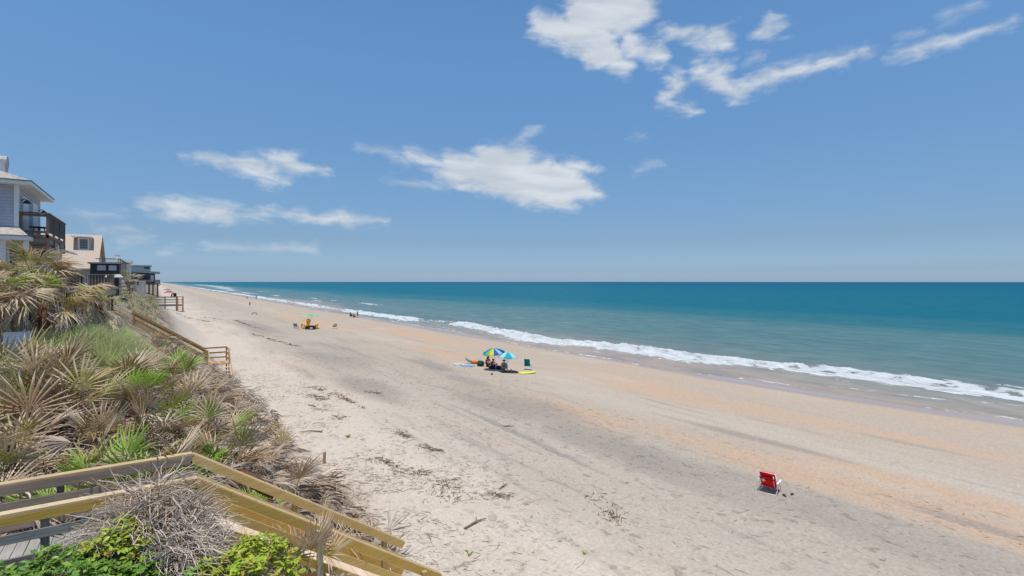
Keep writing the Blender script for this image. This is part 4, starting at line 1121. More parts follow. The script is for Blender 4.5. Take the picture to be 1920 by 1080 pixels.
# ---------------------------------------------------------------- houses
M_WHITE = plain('white_trim_paint', (0.74, 0.74, 0.72), 0.55, 0.05)
M_SIDE = plain('grey_lilac_siding', (0.47, 0.465, 0.52), 0.6, 0.07, 3)
M_TANS = plain('tan_siding', (0.56, 0.48, 0.41), 0.7, 0.08, 3)
M_TEAL = plain('teal_drip_edge', (0.045, 0.12, 0.15), 0.5)
M_SHING = plain('brown_grey_shingle', (0.44, 0.38, 0.33), 0.9, 0.3, 5, 0.1, 0.5, (1, 1, 3))
M_PINK = plain('pinkish_tan_shingle', (0.50, 0.395, 0.315), 0.9, 0.14, 9, 0.1, 0.5, (1, 1, 3))
M_GLASS = plain('dark_window_glass', (0.02, 0.026, 0.034), 0.06, 0.2, 2, 0.6)
M_SCREEN = plain('dark_mesh_screen', (0.035, 0.038, 0.045), 0.7, 0.2)
M_BLACK = plain('black_metal', (0.035, 0.035, 0.04), 0.4, 0.1)
M_RBROWN = wood('red_brown_deck_timber', (0.115, 0.065, 0.045), (0.235, 0.145, 0.10), 0)
M_RBROWNZ = wood('red_brown_upright', (0.12, 0.07, 0.05), (0.23, 0.145, 0.105), 2)
M_BLUE = plain('deep_blue_wall_paint', (0.05, 0.085, 0.17), 0.6)
M_BGREY = plain('blue_grey_roof_board', (0.20, 0.245, 0.27), 0.7, 0.12)
M_PALE = plain('pale_cream_wall', (0.58, 0.55, 0.50), 0.7, 0.06)
M_DKW = wood('dark_piling_timber', (0.06, 0.045, 0.035), (0.15, 0.115, 0.09), 2)
M_LGREY = plain('light_grey_panel', (0.42, 0.42, 0.41), 0.7)
M_LOUV = plain('louvre_slats', (0.30, 0.27, 0.21), 0.6, 0.1)

def clapboard(mb, x0, x1, y0, y1, z0, z1, step=0.17, face='-Y'):
    """overlapping boards as real steps on a wall face"""
    z = z0
    while z < z1 - 0.01:
        t = min(z + step, z1)
        if face == '-Y':
            mb.add([(x0, y0 - 0.045, z), (x1, y0 - 0.045, z), (x1, y0 - 0.006, t), (x0, y0 - 0.006, t), (x0, y0, z), (x1, y0, z)], [(0, 1, 2, 3), (0, 4, 5, 1)])
        else:
            mb.add([(x1 + 0.045, y0, z), (x1 + 0.045, y1, z), (x1 + 0.006, y1, t), (x1 + 0.006, y0, t), (x1, y0, z), (x1, y1, z)], [(0, 1, 2, 3), (0, 4, 5, 1)])
        z = t
    return mb
def window_y(t, x0, x1, y, z0, z1, fr=M_WHITE, gl=M_GLASS, bars=0, w=0.09, name='window', slats=0, smat=None):
    """window in a wall facing -Y: frame is the part, panes hang under it"""
    m = MB()
    m.box(x0 - w, x0, y - 0.07, y + 0.02, z0 - w, z1 + w); m.box(x1, x1 + w, y - 0.07, y + 0.02, z0 - w, z1 + w)
    m.box(x0, x1, y - 0.07, y + 0.02, z1, z1 + w); m.box(x0, x1, y - 0.07, y + 0.02, z0 - w, z0)
    f = part(name, m, fr, t)
    n = bars + 1
    for i in range(n):
        a = x0 + (x1 - x0) * i / n + (0.02 if i else 0); b = x0 + (x1 - x0) * (i + 1) / n - (0.02 if i < n - 1 else 0)
        if slats:
            h = (z1 - z0) / slats
            for k in range(slats):
                part('slat', MB().beam((a, y - 0.03, z0 + (k + 0.5) * h), (b, y - 0.03, z0 + (k + 0.5) * h), 0.02, h * 0.95, (0, 0.5, 1)), smat, f)
            part('pane', MB().box(a, b, y - 0.012, y - 0.004, z0, z1), gl, f)
        else:
            part('pane', MB().box(a, b, y - 0.045, y - 0.035, z0, z1), gl, f)
    return f
def hip_roof(mb, x0, x1, y0, y1, z, pitch, th=0.05):
    w = min(x1 - x0, y1 - y0) / 2; zt = z + w * pitch
    if (x1 - x0) >= (y1 - y0):
        a = (x0 + w, (y0 + y1) / 2, zt); b = (x1 - w, (y0 + y1) / 2, zt)
        mb.add([(x0, y0, z), (x1, y0, z), (x1, y1, z), (x0, y1, z), a, b], [(0, 1, 5, 4), (1, 2, 5), (2, 3, 4, 5), (3, 0, 4), (0, 3, 2, 1)])
    else:
        a = ((x0 + x1) / 2, y0 + w, zt); b = ((x0 + x1) / 2, y1 - w, zt)
        mb.add([(x0, y0, z), (x1, y0, z), (x1, y1, z), (x0, y1, z), a, b], [(0, 1, 4), (1, 2, 5, 4), (2, 3, 5), (3, 0, 4, 5), (0, 3, 2, 1)])
    return mb
def frame_rect(mb, x0, x1, y0, y1, z0, z1, w):
    mb.box(x0, x1, y0, y0 + w, z0, z1); mb.box(x0, x1, y1 - w, y1, z0, z1)
    mb.box(x0, x0 + w, y0 + w, y1 - w, z0, z1); mb.box(x1 - w, x1, y0 + w, y1 - w, z0, z1)
    return mb

# --- grey house, nearest, at the left edge
h1 = thing('grey_beach_house', 'grey clapboard house with white trim and a seaward balcony at the left edge', 'house', (-9, 40.5, 6.0))
part('wall', MB().box(-16, -6.0, 37.5, 44.0, 10.9, 13.75), M_SIDE, h1)
o = part('siding', clapboard(clapboard(MB(), -16, -6.14, 37.5, 44, 11.2, 13.7), 0, -6.0, 37.64, 43.9, 11.2, 13.7, face='+X'), M_SIDE, h1); o['kind'] = 'stuff'
part('corner_board', MB().box(-6.14, -5.955, 37.455, 37.64, 10.95, 13.75), M_WHITE, h1)
rf1 = part('roof', hip_roof(MB(), -16.6, -5.40, 36.95, 44.6, 13.98, 0.42), M_SHING, h1)
part('fascia', frame_rect(MB(), -16.6, -5.40, 36.95, 44.6, 13.76, 13.93, 0.035), M_WHITE, h1)
part('drip_edge', frame_rect(MB(), -16.63, -5.37, 36.92, 44.63, 13.93, 13.985, 0.05), M_TEAL, h1)
part('soffit', MB().box(-16.5, -5.44, 36.99, 44.56, 13.755, 13.775), M_WHITE, h1)
ch = part('chimney', MB().box(-8.3, -6.85, 39.6, 40.3, 14.2, 15.3), M_SIDE, h1)
part('chimney_cap', MB().tube([(-8.35, 39.95, 15.3), (-6.8, 39.95, 15.3)], 0.36, 12), M_LGREY, ch)
# seaward wall: two glazed doors and two lanterns
for ya in (38.45, 41.2):
    f = part('door', frame_rect(MB(), -6.02, -5.93, ya, ya + 1.5, 11.22, 13.3, 0.10), M_WHITE, h1)
    part('pane', MB().box(-5.99, -5.965, ya + 0.10, ya + 0.70, 11.22, 13.3), M_GLASS, f)
    part('pane', MB().box(-5.99, -5.965, ya + 0.80, ya + 1.40, 11.22, 13.3), M_GLASS, f)
    part('stile', MB().box(-6.0, -5.94, ya + 0.70, ya + 0.80, 11.22, 13.3), M_WHITE, f)
for ya in (38.1, 43.2):
    lt = part('wall_lantern', MB().tube([(-5.96, ya, 13.0), (-5.82, ya, 13.12), (-5.72, ya, 13.05)], 0.025, 6), M_BLACK, h1)
    part('lamp_shade', MB().tube([(-5.72, ya, 13.05), (-5.72, ya, 12.98), (-5.72, ya, 12.86)], [0.05, 0.13, 0.16], 10), M_BLACK, lt)
# balcony
BX, B0, B1 = -4.77, 37.5, 43.9
part('balcony_deck', MB().box(-5.95, BX, B0, B1, 10.98, 11.16), M_RBROWN, h1)
part('balcony_beam', MB().box(-5.95, BX - 0.05, B0 + 0.05, B1, 10.72, 10.97), W_GREY, h1)
for yy in (B0, B0 + 2.1, B0 + 4.2, B1 - 0.1):
    part('post', MB().box(BX - 0.10, BX, yy, yy + 0.10, 10.4, 12.30), M_RBROWNZ, h1)
part('post', MB().box(-5.93, -5.83, B0, B0 + 0.1, 10.7, 12.30), M_RBROWNZ, h1)
part('rail_cap', MB().box(BX - 0.14, BX + 0.04, B0 - 0.05, B1, 12.30, 12.36), M_RBROWN, h1)
part('rail_cap', MB().box(-5.93, BX - 0.14, B0 - 0.05, B0 + 0.13, 12.30, 12.36), M_RBROWN, h1)
part('rail_board', MB().box(-5.83, BX - 0.10, B0 + 0.03, B0 + 0.07, 12.14, 12.28), M_RBROWN, h1)
part('rail_board', MB().box(-5.83, BX - 0.10, B0 + 0.03, B0 + 0.07, 11.24, 11.36), M_RBROWN, h1)
for yy in (B0 + 0.16, B0 + 2.26, B0 + 4.36):
    part('screen_panel', MB().box(BX - 0.06, BX - 0.04, yy, yy + 1.86, 11.3, 12.2), M_SCREEN, h1)
part('rail_board', MB().box(BX - 0.08, BX - 0.02, B0 + 0.1, B1 - 0.1, 12.2, 12.30), M_RBROWN, h1)
for k in range(4):
    part('brace', MB().beam((BX - 0.05, B0 + 0.5 + 1.6 * k, 10.72), (BX - 0.05, B0 + 1.2 + 1.6 * k, 10.42), 0.06, 0.09), W_GREY, h1)
part('rail_board', MB().box(BX - 0.08, BX - 0.02, B0 + 0.1, B1, 10.40, 10.52), W_GREY, h1)
# balcony furniture stands on the deck as things of their own
tb = thing('balcony_table', 'dark low table behind the balcony rail of the grey house', 'table', (-5.3, 38.6, 11.16))
part('tabletop', MB().tube([(-5.3, 38.6, 11.60), (-5.3, 38.6, 11.65)], 0.42, 14), M_BLACK, tb)
for a in range(4):
    part('leg', MB().tube([(-5.3 + 0.3 * math.cos(a * 1.57), 38.6 + 0.3 * math.sin(a * 1.57), 11.16), (-5.3 + 0.2 * math.cos(a * 1.57), 38.6 + 0.2 * math.sin(a * 1.57), 11.6)], 0.025, 6), M_BLACK, tb)
# lower storey and its skirt roof
part('wall', MB().box(-16, -5.85, 37.2, 44.0, 5.6, 10.88), M_TANS, h1)
sk = MB()
sk.add([(-16, 36.35, 11.0), (-5.42, 36.35, 11.0), (-5.42, 41.2, 11.0), (-5.97, 41.2, 11.22), (-5.97, 37.45, 11.52), (-16, 37.45, 11.52), (-16, 36.35, 10.97), (-5.42, 36.35, 10.97), (-5.42, 41.2, 10.97)], [(0, 1, 4, 5), (1, 2, 3, 4), (0, 6, 7, 1), (1, 7, 8, 2)])
part('skirt_roof', sk, M_SHING, h1)
part('fascia', MB().box(-16, -5.40, 36.31, 36.345, 10.78, 10.97), M_WHITE, h1)
part('fascia', MB().box(-5.415, -5.385, 36.345, 41.2, 10.78, 10.97), M_WHITE, h1)
part('drip_edge', MB().box(-16, -5.36, 36.28, 36.33, 10.972, 11.01), M_TEAL, h1)
part('drip_edge', MB().box(-5.40, -5.35, 36.33, 41.2, 10.972, 11.01), M_TEAL, h1)
part('soffit', MB().box(-16, -5.43, 36.35, 41.2, 10.765, 10.785), M_WHITE, h1)
for px in (-6.42, -5.55, -4.85):
    yy = 36.6 if px < -5 else 40.9
    part('column', MB().box(px - 0.10, px + 0.10, yy, yy + 0.2, 5.8, 10.76), M_WHITE, h1)
part('wall', MB().box(-5.84, -5.1, 40.6, 45.5, 5.8, 10.70), M_TANS, h1)
window_y(h1, -7.6, -6.65, 37.2, 8.6, 10.4); window_y(h1, -6.25, -5.95, 37.2, 8.6, 10.4)
window_y(h1, -5.75, -5.2, 40.6, 9.6, 10.45)
part('porch_roof', MB().add([(-6.0, 43.0, 10.95), (-4.42, 43.0, 10.55), (-4.42, 46.5, 10.55), (-6.0, 46.5, 10.95), (-6.0, 43.0, 10.85), (-4.42, 43.0, 10.43), (-4.42, 46.5, 10.43), (-6.0, 46.5, 10.85)], [(0, 1, 2, 3), (4, 7, 6, 5), (0, 4, 5, 1), (1, 5, 6, 2), (2, 6, 7, 3), (3, 7, 4, 0)]), M_WHITE, h1)

# --- tan house with the steep shingled roof
h2 = thing('tan_roofed_house', 'house with a big pinkish tan shingled roof and a small louvred dormer', 'house', (-10, 76, 6.2))
part('roof', MB().add([(-22, 70.2, 10.0), (-5.0, 70.2, 10.0), (-5.0, 76.5, 14.0), (-22, 76.5, 14.0), (-5.0, 82.8, 10.0), (-22, 82.8, 10.0),
                       (-22, 70.2, 9.85), (-5.0, 70.2, 9.85), (-5.0, 76.5, 13.85), (-22, 76.5, 13.85), (-5.0, 82.8, 9.85), (-22, 82.8, 9.85)],
                      [(0, 1, 2, 3), (3, 2, 4, 5), (6, 9, 8, 7), (9, 11, 10, 8), (0, 6, 7, 1), (5, 4, 10, 11), (1, 7, 8, 2), (2, 8, 10, 4)]), M_PINK, h2)
part('gable_wall', MB().prism([(-5.9, 9.8), (5.9, 9.8), (0, 13.55)], (0, 1, 0), (0, 0, 1), (1, 0, 0), (-5.6, 76.5, 0), 0.25), M_TANS, h2)
part('wall', MB().box(-21.5, -5.5, 71.0, 82.0, 6.0, 9.8), M_WHITE, h2)
for xa in (-12.5, -9.8, -7.6):
    window_y(h2, xa, xa + 1.3, 71.0, 8.0, 9.5)
dm = part('dormer', MB().box(-7.05, -5.85, 73.55, 76.2, 11.9, 13.5), M_PINK, h2)
part('dormer_roof', MB().box(-7.5, -5.75, 73.2, 76.5, 13.5, 13.62), M_WHITE, dm)
window_y(h2, -6.80, -6.10, 73.55, 12.2, 13.3, M_WHITE, M_GLASS, 0, 0.10, 'window', 6, M_LOUV)
part('porch_wall', MB().box(-5.3, -3.0, 66.0, 69.8, 7.2, 10.42), M_BLACK, h2)
part('porch_roof', MB().box(-5.5, -2.9, 65.8, 70.1, 10.42, 10.55), M_BGREY, h2)
window_y(h2, -4.75, -4.05, 66.0, 9.72, 10.25, M_BLACK, M_LGREY, 0, 0.05); window_y(h2, -3.85, -3.2, 66.0, 9.72, 10.25, M_BLACK, M_LGREY, 0, 0.05)
part('awning', MB().add([(-4.0, 65.9, 9.35), (-2.9, 65.9, 9.35), (-2.6, 64.9, 9.05), (-4.1, 64.9, 9.05), (-4.0, 65.9, 9.30), (-2.9, 65.9, 9.30), (-2.6, 64.9, 9.0), (-4.1, 64.9, 9.0)], [(0, 3, 2, 1), (4, 5, 6, 7), (0, 4, 7, 3), (1, 2, 6, 5), (2, 3, 7, 6), (0, 1, 5, 4)]), M_LGREY, h2)
for k in range(5):
    part('stair_rail', MB().beam((-3.1 + 0.14 * k, 67.0 + 0.3 * k, 10.95 - 0.1 * k), (-3.1 + 0.14 * k, 67.0 + 0.3 * k, 9.2), 0.07, 0.07, (0, 1, 0)), M_RBROWNZ, h2)
part('rail_cap', MB().beam((-5.0, 67.6, 10.95), (-3.0, 67.0, 10.95), 0.1, 0.08), M_RBROWN, h2)
part('rail_cap', MB().beam((-3.05, 67.0, 10.98), (-2.4, 68.4, 10.5), 0.1, 0.08), M_RBROWN, h2)

# --- pale flat-roofed house behind
h3 = thing('white_flat_house', 'pale house with a flat white roof edge between the tan roof and blue house', 'house', (-8, 124, 6))
part('wall', MB().box(-16, -3.9, 120.5, 128, 5.5, 12.2), M_PALE, h3)
part('roof', MB().box(-16.4, -3.6, 120, 128.4, 12.2, 12.75), M_WHITE, h3)
vt_ = part('roof_vent', MB().box(-6.1, -5.4, 121, 121.8, 12.75, 13.6), M_WHITE, h3)
part('vent_hood', MB().box(-6.15, -5.35, 120.95, 121.85, 13.35, 13.62), M_LGREY, vt_)
window_y(h3, -6.6, -5.4, 120.5, 9.2, 11.0)

# --- blue house on pilings
h4 = thing('stilt_house', 'deep blue beach house on dark pilings with a flat blue grey roof', 'house', (-4, 251, 3))
part('wall', MB().box(-12, 0.1, 247, 258, 7.9, 12.0), M_BLUE, h4)
part('roof', MB().add([(-13, 245.6, 13.1), (-13, 260, 13.1), (1.7, 260, 12.5), (1.7, 245.6, 12.5), (-13, 245.6, 12.5), (-13, 260, 12.5), (1.7, 260, 11.75), (1.7, 245.6, 11.75)], [(0, 3, 2, 1), (4, 5, 6, 7), (0, 4, 7, 3), (3, 7, 6, 2), (2, 6, 5, 1), (1, 5, 4, 0)]), M_BGREY, h4)
part('clerestory', MB().box(-10.2, -1.4, 249, 256, 12.8, 14.7), M_LGREY, h4)
part('clerestory_roof', MB().box(-10.6, -1.0, 248.6, 256.4, 14.7, 15.05), M_BGREY, h4)
window_y(h4, -3.5, -1.7, 249, 13.6, 14.4, M_LGREY, M_GLASS, 3, 0.08)
window_y(h4, -4.8, -1.9, 247, 9.4, 11.3, M_BLUE, M_GLASS, 2, 0.12); window_y(h4, -1.35, -0.35, 247, 8.6, 11.2, M_BLUE, M_PALE, 0, 0.12, 'door')
for k in range(6):
    part('balcony_board', MB().box(-5.0 + k * 0.62, -4.42 + k * 0.62, 245.9, 246.0, 8.25, 9.35), M_RBROWNZ, h4)
for k in range(4):
    part('balcony_board', MB().box(0.15 + k * 0.40, 0.52 + k * 0.40, 245.9, 246.0, 7.95, 9.35), M_RBROWNZ, h4)
part('balcony_deck', MB().box(-5.4, 1.7, 245.7, 247, 7.7, 7.95), M_DKW, h4)
part('floor_beam', MB().box(-12, 1.3, 247.2, 257.8, 7.4, 7.88), M_DKW, h4)
for px in (-6.4, -4.8, -3.2, -1.9, -0.6, 0.9):
    for yy in (247.6, 252.4, 257.2):
        part('piling', MB().tube([(px, yy, gz(px, yy) - 1), (px, yy, 7.7)], 0.26, 8), M_DKW, h4)
part('brace', MB().beam((0.9, 247.6, 6.6), (1.9, 245.9, 7.7), 0.2, 0.2), M_DKW, h4)

# --- weathered picket deck above the grass
dk = thing('picket_deck', 'weathered grey deck with upright pickets above the dune grass', 'deck', (-3.4, 44, 6.6))
part('rail_cap', MB().box(-5.6, -2.33, 42.93, 43.09, 9.04, 9.09), W_GREY, dk)
part('rail_cap', MB().box(-2.47, -2.31, 43.09, 46.5, 9.04, 9.09), W_GREY, dk)
x = -5.55
while x < -2.4:
    part('picket', MB().box(x, x + 0.075, 42.975, 43.01, 8.05, 9.035), W_GREY_Z, dk); x += 0.155
y = 43.2
while y < 46.4:
    part('picket', MB().box(-2.41, -2.375, y, y + 0.075, 8.05, 9.035), W_GREY_Z, dk); y += 0.155
for px, py in ((-5.5, 43.06), (-4.0, 43.06), (-2.5, 43.06), (-2.5, 46.3)):
    part('post', MB().box(px - 0.07, px + 0.07, py - 0.045, py + 0.09, gz(px, py) - 0.3, 9.03), W_GREY_Z, dk)
part('joist', MB().box(-5.6, -2.30, 42.90, 42.97, 7.72, 8.02), W_GREY, dk)
part('joist', MB().box(-2.37, -2.29, 42.97, 46.5, 7.72, 8.02), W_GREY, dk)
for k in range(20):
    part('deck_plank', MB().box(-5.58 + k * 0.16, -5.43 + k * 0.16, 42.99, 46.5, 8.02, 8.05), W_DECK, dk)
bn = thing('dune_bench', 'small weathered bench under the picket deck', 'bench', (-3.4, 41.9, gz(-3.4, 41.9)))
for k in range(3):
    part('seat_slat', MB().box(-3.9, -2.9, 41.7 + k * 0.14, 41.82 + k * 0.14, 7.28, 7.32), W_GREY, bn)
for px in (-3.8, -3.0):
    part('leg', MB().box(px - 0.04, px + 0.04, 41.75, 42.05, gz(px, 41.9) - 0.1, 7.28), W_GREY_Z, bn)

# --- older deck, white hut and grey panel further on
d2 = thing('far_dune_deck', 'low brown timber deck with rails between the tan house and the palm', 'deck', (-4, 91, 6))
for zz in (8.4, 7.9, 7.4):
    bar(d2, 'rail_board', (-6.2, 90, zz), (-2.9, 90, zz), 0.06, 0.14, M_RBROWN)
for px in (-6.2, -5.1, -4.0, -2.9):
    part('post', MB().box(px - 0.08, px + 0.08, 89.95, 90.12, 5.6, 8.5), M_RBROWNZ, d2)
part('deck_board', MB().box(-6.3, -2.8, 90.12, 93, 6.9, 7.05), W_GREY, d2)
hut = thing('white_hut', 'small white hut with dark window strip below the distant palm', 'hut', (-3.6, 116, 6.4))
part('wall', MB().box(-4.6, -2.7, 115.2, 117, 5.8, 8.9), M_WHITE, hut)
part('roof', MB().box(-4.8, -2.5, 115.0, 117.2, 8.9, 9.05), M_LGREY, hut)
window_y(hut, -4.35, -3.0, 115.2, 8.05, 8.6, M_WHITE, M_GLASS, 2, 0.06); window_y(hut, -4.2, -3.2, 115.2, 6.9, 7.5, M_WHITE, M_GLASS, 0, 0.06)
pn = thing('grey_fence', 'light grey board fence right of the small white hut', 'fence', (-1.9, 114.5, 6.2))
for k in range(6):
    part('board', MB().box(-2.35 + k * 0.17, -2.20 + k * 0.17, 114.4, 114.45, 5.4, 8.75 + 0.05 * (k % 2)), M_LGREY, pn)
part('rail', MB().box(-2.35, -1.33, 114.451, 114.51, 8.2, 8.3), M_LGREY, pn)
# pale blue panel half hidden by palm skirts
bp_ = thing('blue_panel', 'pale blue painted board panel half hidden under the dead palm skirts', 'panel', (-3.6, 22.6, gz(-3.6, 22.6)))
M_PBLUE = plain('pale_blue_paint', (0.30, 0.38, 0.47), 0.6, 0.15, 3)
for k in range(4):
    part('board', MB().box(-3.95, -3.38, 22.55, 22.59, 5.55 + k * 0.36, 5.90 + k * 0.36), M_PBLUE, bp_)
part('frame', MB().box(-3.37, -3.30, 22.53, 22.6, 5.4, 7.0), M_PBLUE, bp_)

# ---------------------------------------------------------------- beach furniture and people
M_WMETAL = plain('white_tube_metal', (0.78, 0.78, 0.77), 0.35, 0.04)
M_GMETAL = plain('grey_tube_metal', (0.45, 0.46, 0.47), 0.35, 0.05)
def fabric(name, col, rough=0.8):
    return plain(name, col, rough, 0.10, 30, 0.15, 0.3, (1, 1, 1), 0, 0.2)
M_RED = fabric('red_canvas', (0.85, 0.02, 0.02)); M_REDD = fabric('dark_red_canvas', (0.5, 0.012, 0.015))
M_TEALF = fabric('teal_mesh_fabric', (0.01, 0.26, 0.27)); M_GREYF = fabric('light_grey_fabric', (0.45, 0.46, 0.47)); M_OLIVE = fabric('olive_cloth', (0.20, 0.21, 0.035))
M_NAVY = fabric('navy_cloth', (0.02, 0.03, 0.08)); M_DGREEN = fabric('dark_green_cloth', (0.02, 0.085, 0.085)); M_GREENF = fabric('green_stripe_cloth', (0.30, 0.40, 0.30))
M_YEL = plain('yellow_vinyl', (0.80, 0.40, 0.012), 0.35, 0.08, 4); M_LIME = plain('lime_foam_board', (0.66, 0.72, 0.09), 0.5, 0.05); M_ORANGE = plain('orange_vinyl', (0.72, 0.22, 0.06), 0.4, 0.1)
M_LBLUE = fabric('light_blue_towel', (0.22, 0.42, 0.68)); M_WTOWEL = fabric('white_towel', (0.75, 0.73, 0.70)); M_DARK = plain('charcoal_rubber', (0.03, 0.03, 0.03), 0.7)
M_SKIN = plain('skin_tone', (0.42, 0.22, 0.14), 0.5, 0.06, 20, 0.3); M_HAIR = plain('dark_brown_hair', (0.03, 0.018, 0.012), 0.5, 0.3, 40)  # one skin colour shared by all figures
M_MAROON = fabric('maroon_swimwear', (0.12, 0.02, 0.025)); M_PLUM = fabric('plum_shirt', (0.20, 0.07, 0.09)); M_BLK = fabric('black_cloth', (0.02, 0.02, 0.022))

def strap_sheet(p0, p1, wdir, w, sag, n=6, th=0.012):
    """a strip of cloth from p0 to p1, w wide along wdir, sagging between"""
    mb = MB(); p0 = Vector(p0); p1 = Vector(p1); wd = Vector(wdir).normalized()
    nrm = (p1 - p0).cross(wd).normalized()
    vs = []; fs = []
    for k in range(n + 1):
        u = k / n
        for j in range(3):
            v = j - 1
            s = sag * 4 * u * (1 - u) * (1 - 0.3 * abs(v))
            vs.append(p0.lerp(p1, u) + wd * (v * w / 2) - nrm * s)
    m = len(vs)
    vs += [q - nrm * th for q in vs]
    for k in range(n):
        for j in range(2):
            a = k * 3 + j
            fs.append((a, a + 1, a + 4, a + 3)); fs.append((m + a, m + a + 3, m + a + 4, m + a + 1))
    for k in range(n):
        fs.append((k * 3, k * 3 + 3, m + k * 3 + 3, m + k * 3)); fs.append((k * 3 + 2, m + k * 3 + 2, m + k * 3 + 5, k * 3 + 5))
    fs.append((0, m, m + 1, 1)); fs.append((1, m + 1, m + 2, 2)); e = n * 3
    fs.append((e, e + 1, m + e + 1, m + e)); fs.append((e + 1, e + 2, m + e + 2, m + e + 1))
    return mb.add(vs, fs)
def beach_chair(name, label, loc, rz, mf, mt, sc=1.0, back=0.62, recline=0.42, group=None, pouch=False, seat_h=0.24):
    """folding beach chair facing local +X"""
    t = thing(name, label, 'chair', loc, group, rz); t.scale = (sc, sc, sc)
    W = 0.27
    bx, bz_ = -0.18, seat_h
    tx, tz_ = bx - back * math.sin(recline), bz_ + back * math.cos(recline)
    for s in (-1, 1):
        part('back_tube', MB().tube([(bx + 0.05, s * W, bz_ - 0.06), (bx, s * W, bz_), (tx, s * W, tz_)], 0.013, 8), mt, t, False, True)
        part('seat_tube', MB().tube([(bx - 0.06, s * (W - 0.02), bz_ - 0.02), (0.32, s * (W - 0.02), seat_h + 0.08)], 0.013, 8), mt, t, False, True)
        part('leg', MB().tube([(0.26, s * (W + 0.015), 0.0), (0.20, s * (W + 0.015), 0.2), (-0.05, s * (W + 0.015), seat_h + 0.22)], 0.012, 8), mt, t, False, True)
        part('leg', MB().tube([(-0.36, s * (W + 0.015), 0.0), (-0.22, s * (W + 0.015), 0.18), (0.16, s * (W + 0.015), seat_h + 0.2)], 0.012, 8), mt, t, False, True)
        part('armrest', MB().beam((-0.30, s * (W + 0.03), seat_h + 0.215), (0.20, s * (W + 0.03), seat_h + 0.235), 0.055, 0.022), mt, t, False)
    part('top_tube', MB().tube([(tx, -W, tz_), (tx - 0.015, 0, tz_ + 0.02), (tx, W, tz_)], 0.013, 8), mt, t, False, True)
    part('foot_tube', MB().tube([(0.26, -W - 0.015, 0.006), (0.26, W + 0.015, 0.006)], 0.012, 8), mt, t, False, True)
    part('foot_tube', MB().tube([(-0.36, -W - 0.015, 0.006), (-0.36, W + 0.015, 0.006)], 0.012, 8), mt, t, False, True)
    k = 0.96
    part('backrest', strap_sheet((bx + 0.03, 0, bz_ - 0.03), (bx + (tx - bx) * k, 0, bz_ + (tz_ - bz_) * k), (0, 1, 0), 2 * W - 0.03, 0.05), mf, t, False, True)
    part('seat', strap_sheet((bx - 0.02, 0, bz_), (0.32, 0, seat_h + 0.085), (0, -1, 0), 2 * W - 0.05, 0.06), mf, t, False, True)
    if pouch:
        d = Vector((tx - bx, 0, tz_ - bz_)).normalized(); nb = Vector((-d.z, 0, d.x)); o0 = Vector((bx, 0, bz_))
        def sheet(u0, u1, w, off, th):
            a = o0 + d * u0 + nb * off; b = o0 + d * u1 + nb * off
            return MB().beam(a, b, w, th, tuple(nb))
        part('pouch', sheet(0.16, 0.44, 0.44, 0.05, 0.05), M_RED, t, False)
        part('pouch_flap', sheet(0.36, 0.46, 0.46, 0.085, 0.016), M_REDD, t, False)
        part('tag', MB().prism([(-0.08, 0.0), (0.0, -0.08), (0.07, 0.01), (-0.01, 0.09)], (0, 1, 0), tuple(d), tuple(nb), tuple(o0 + d * 0.33 + nb * 0.095 + Vector((0, 0.13, 0))), 0.008), M_WTOWEL, t, False)
        part('pillow', sheet(0.52, 0.64, 0.40, -0.05, 0.06), M_RED, t, False)
        part('strap', MB().tube([tuple(o0 + d * 0.56 + nb * 0.03 + Vector((0, -0.2, 0))), tuple(o0 + d * 0.3 + nb * 0.12 + Vector((0, -0.22, 0))), tuple(o0 + d * 0.05 + nb * 0.03 + Vector((0, -0.2, 0)))], 0.014, 6), M_WTOWEL, t, False, True)
    return t
def G(x, y): return (x, y, gz(x, y))
rc = beach_chair('beach_chair', 'red canvas beach chair with white frame alone on the sand', G(18.67, 10.07), R(12), M_RED, M_WMETAL, 0.90, 0.64, 0.34, pouch=True)
rc.scale = (0.92, 1.06, 0.90)
def sandal(name, label, x, y, rz):
    t = thing(name, label, 'sandal', G(x, y), None, rz)
    out = [(0.13 * math.cos(a) * (1.0 if math.cos(a) > 0 else 0.95), 0.048 * math.sin(a) * (1.15 if math.cos(a) > 0 else 0.85)) for a in [k * 2 * math.pi / 14 for k in range(14)]]
    part('sole', MB().prism(out, (1, 0, 0), (0, 1, 0), (0, 0, 1), (0, 0, 0.005), 0.028), M_DARK, t, False)
    part('strap', MB().tube([(0.0, 0.045, 0.03), (0.05, 0.02, 0.06), (0.075, 0, 0.04), (0.05, -0.02, 0.06), (0.0, -0.045, 0.03)], 0.010, 6), M_DARK, t, False)
sandal('sandal', 'single dark sandal lying nearest the red chair leg', 18.62, 9.52, 0.9)
sandal('sandal', 'dark sandal lying flat right of its pair by the red chair', 18.95, 9.42, 0.1)

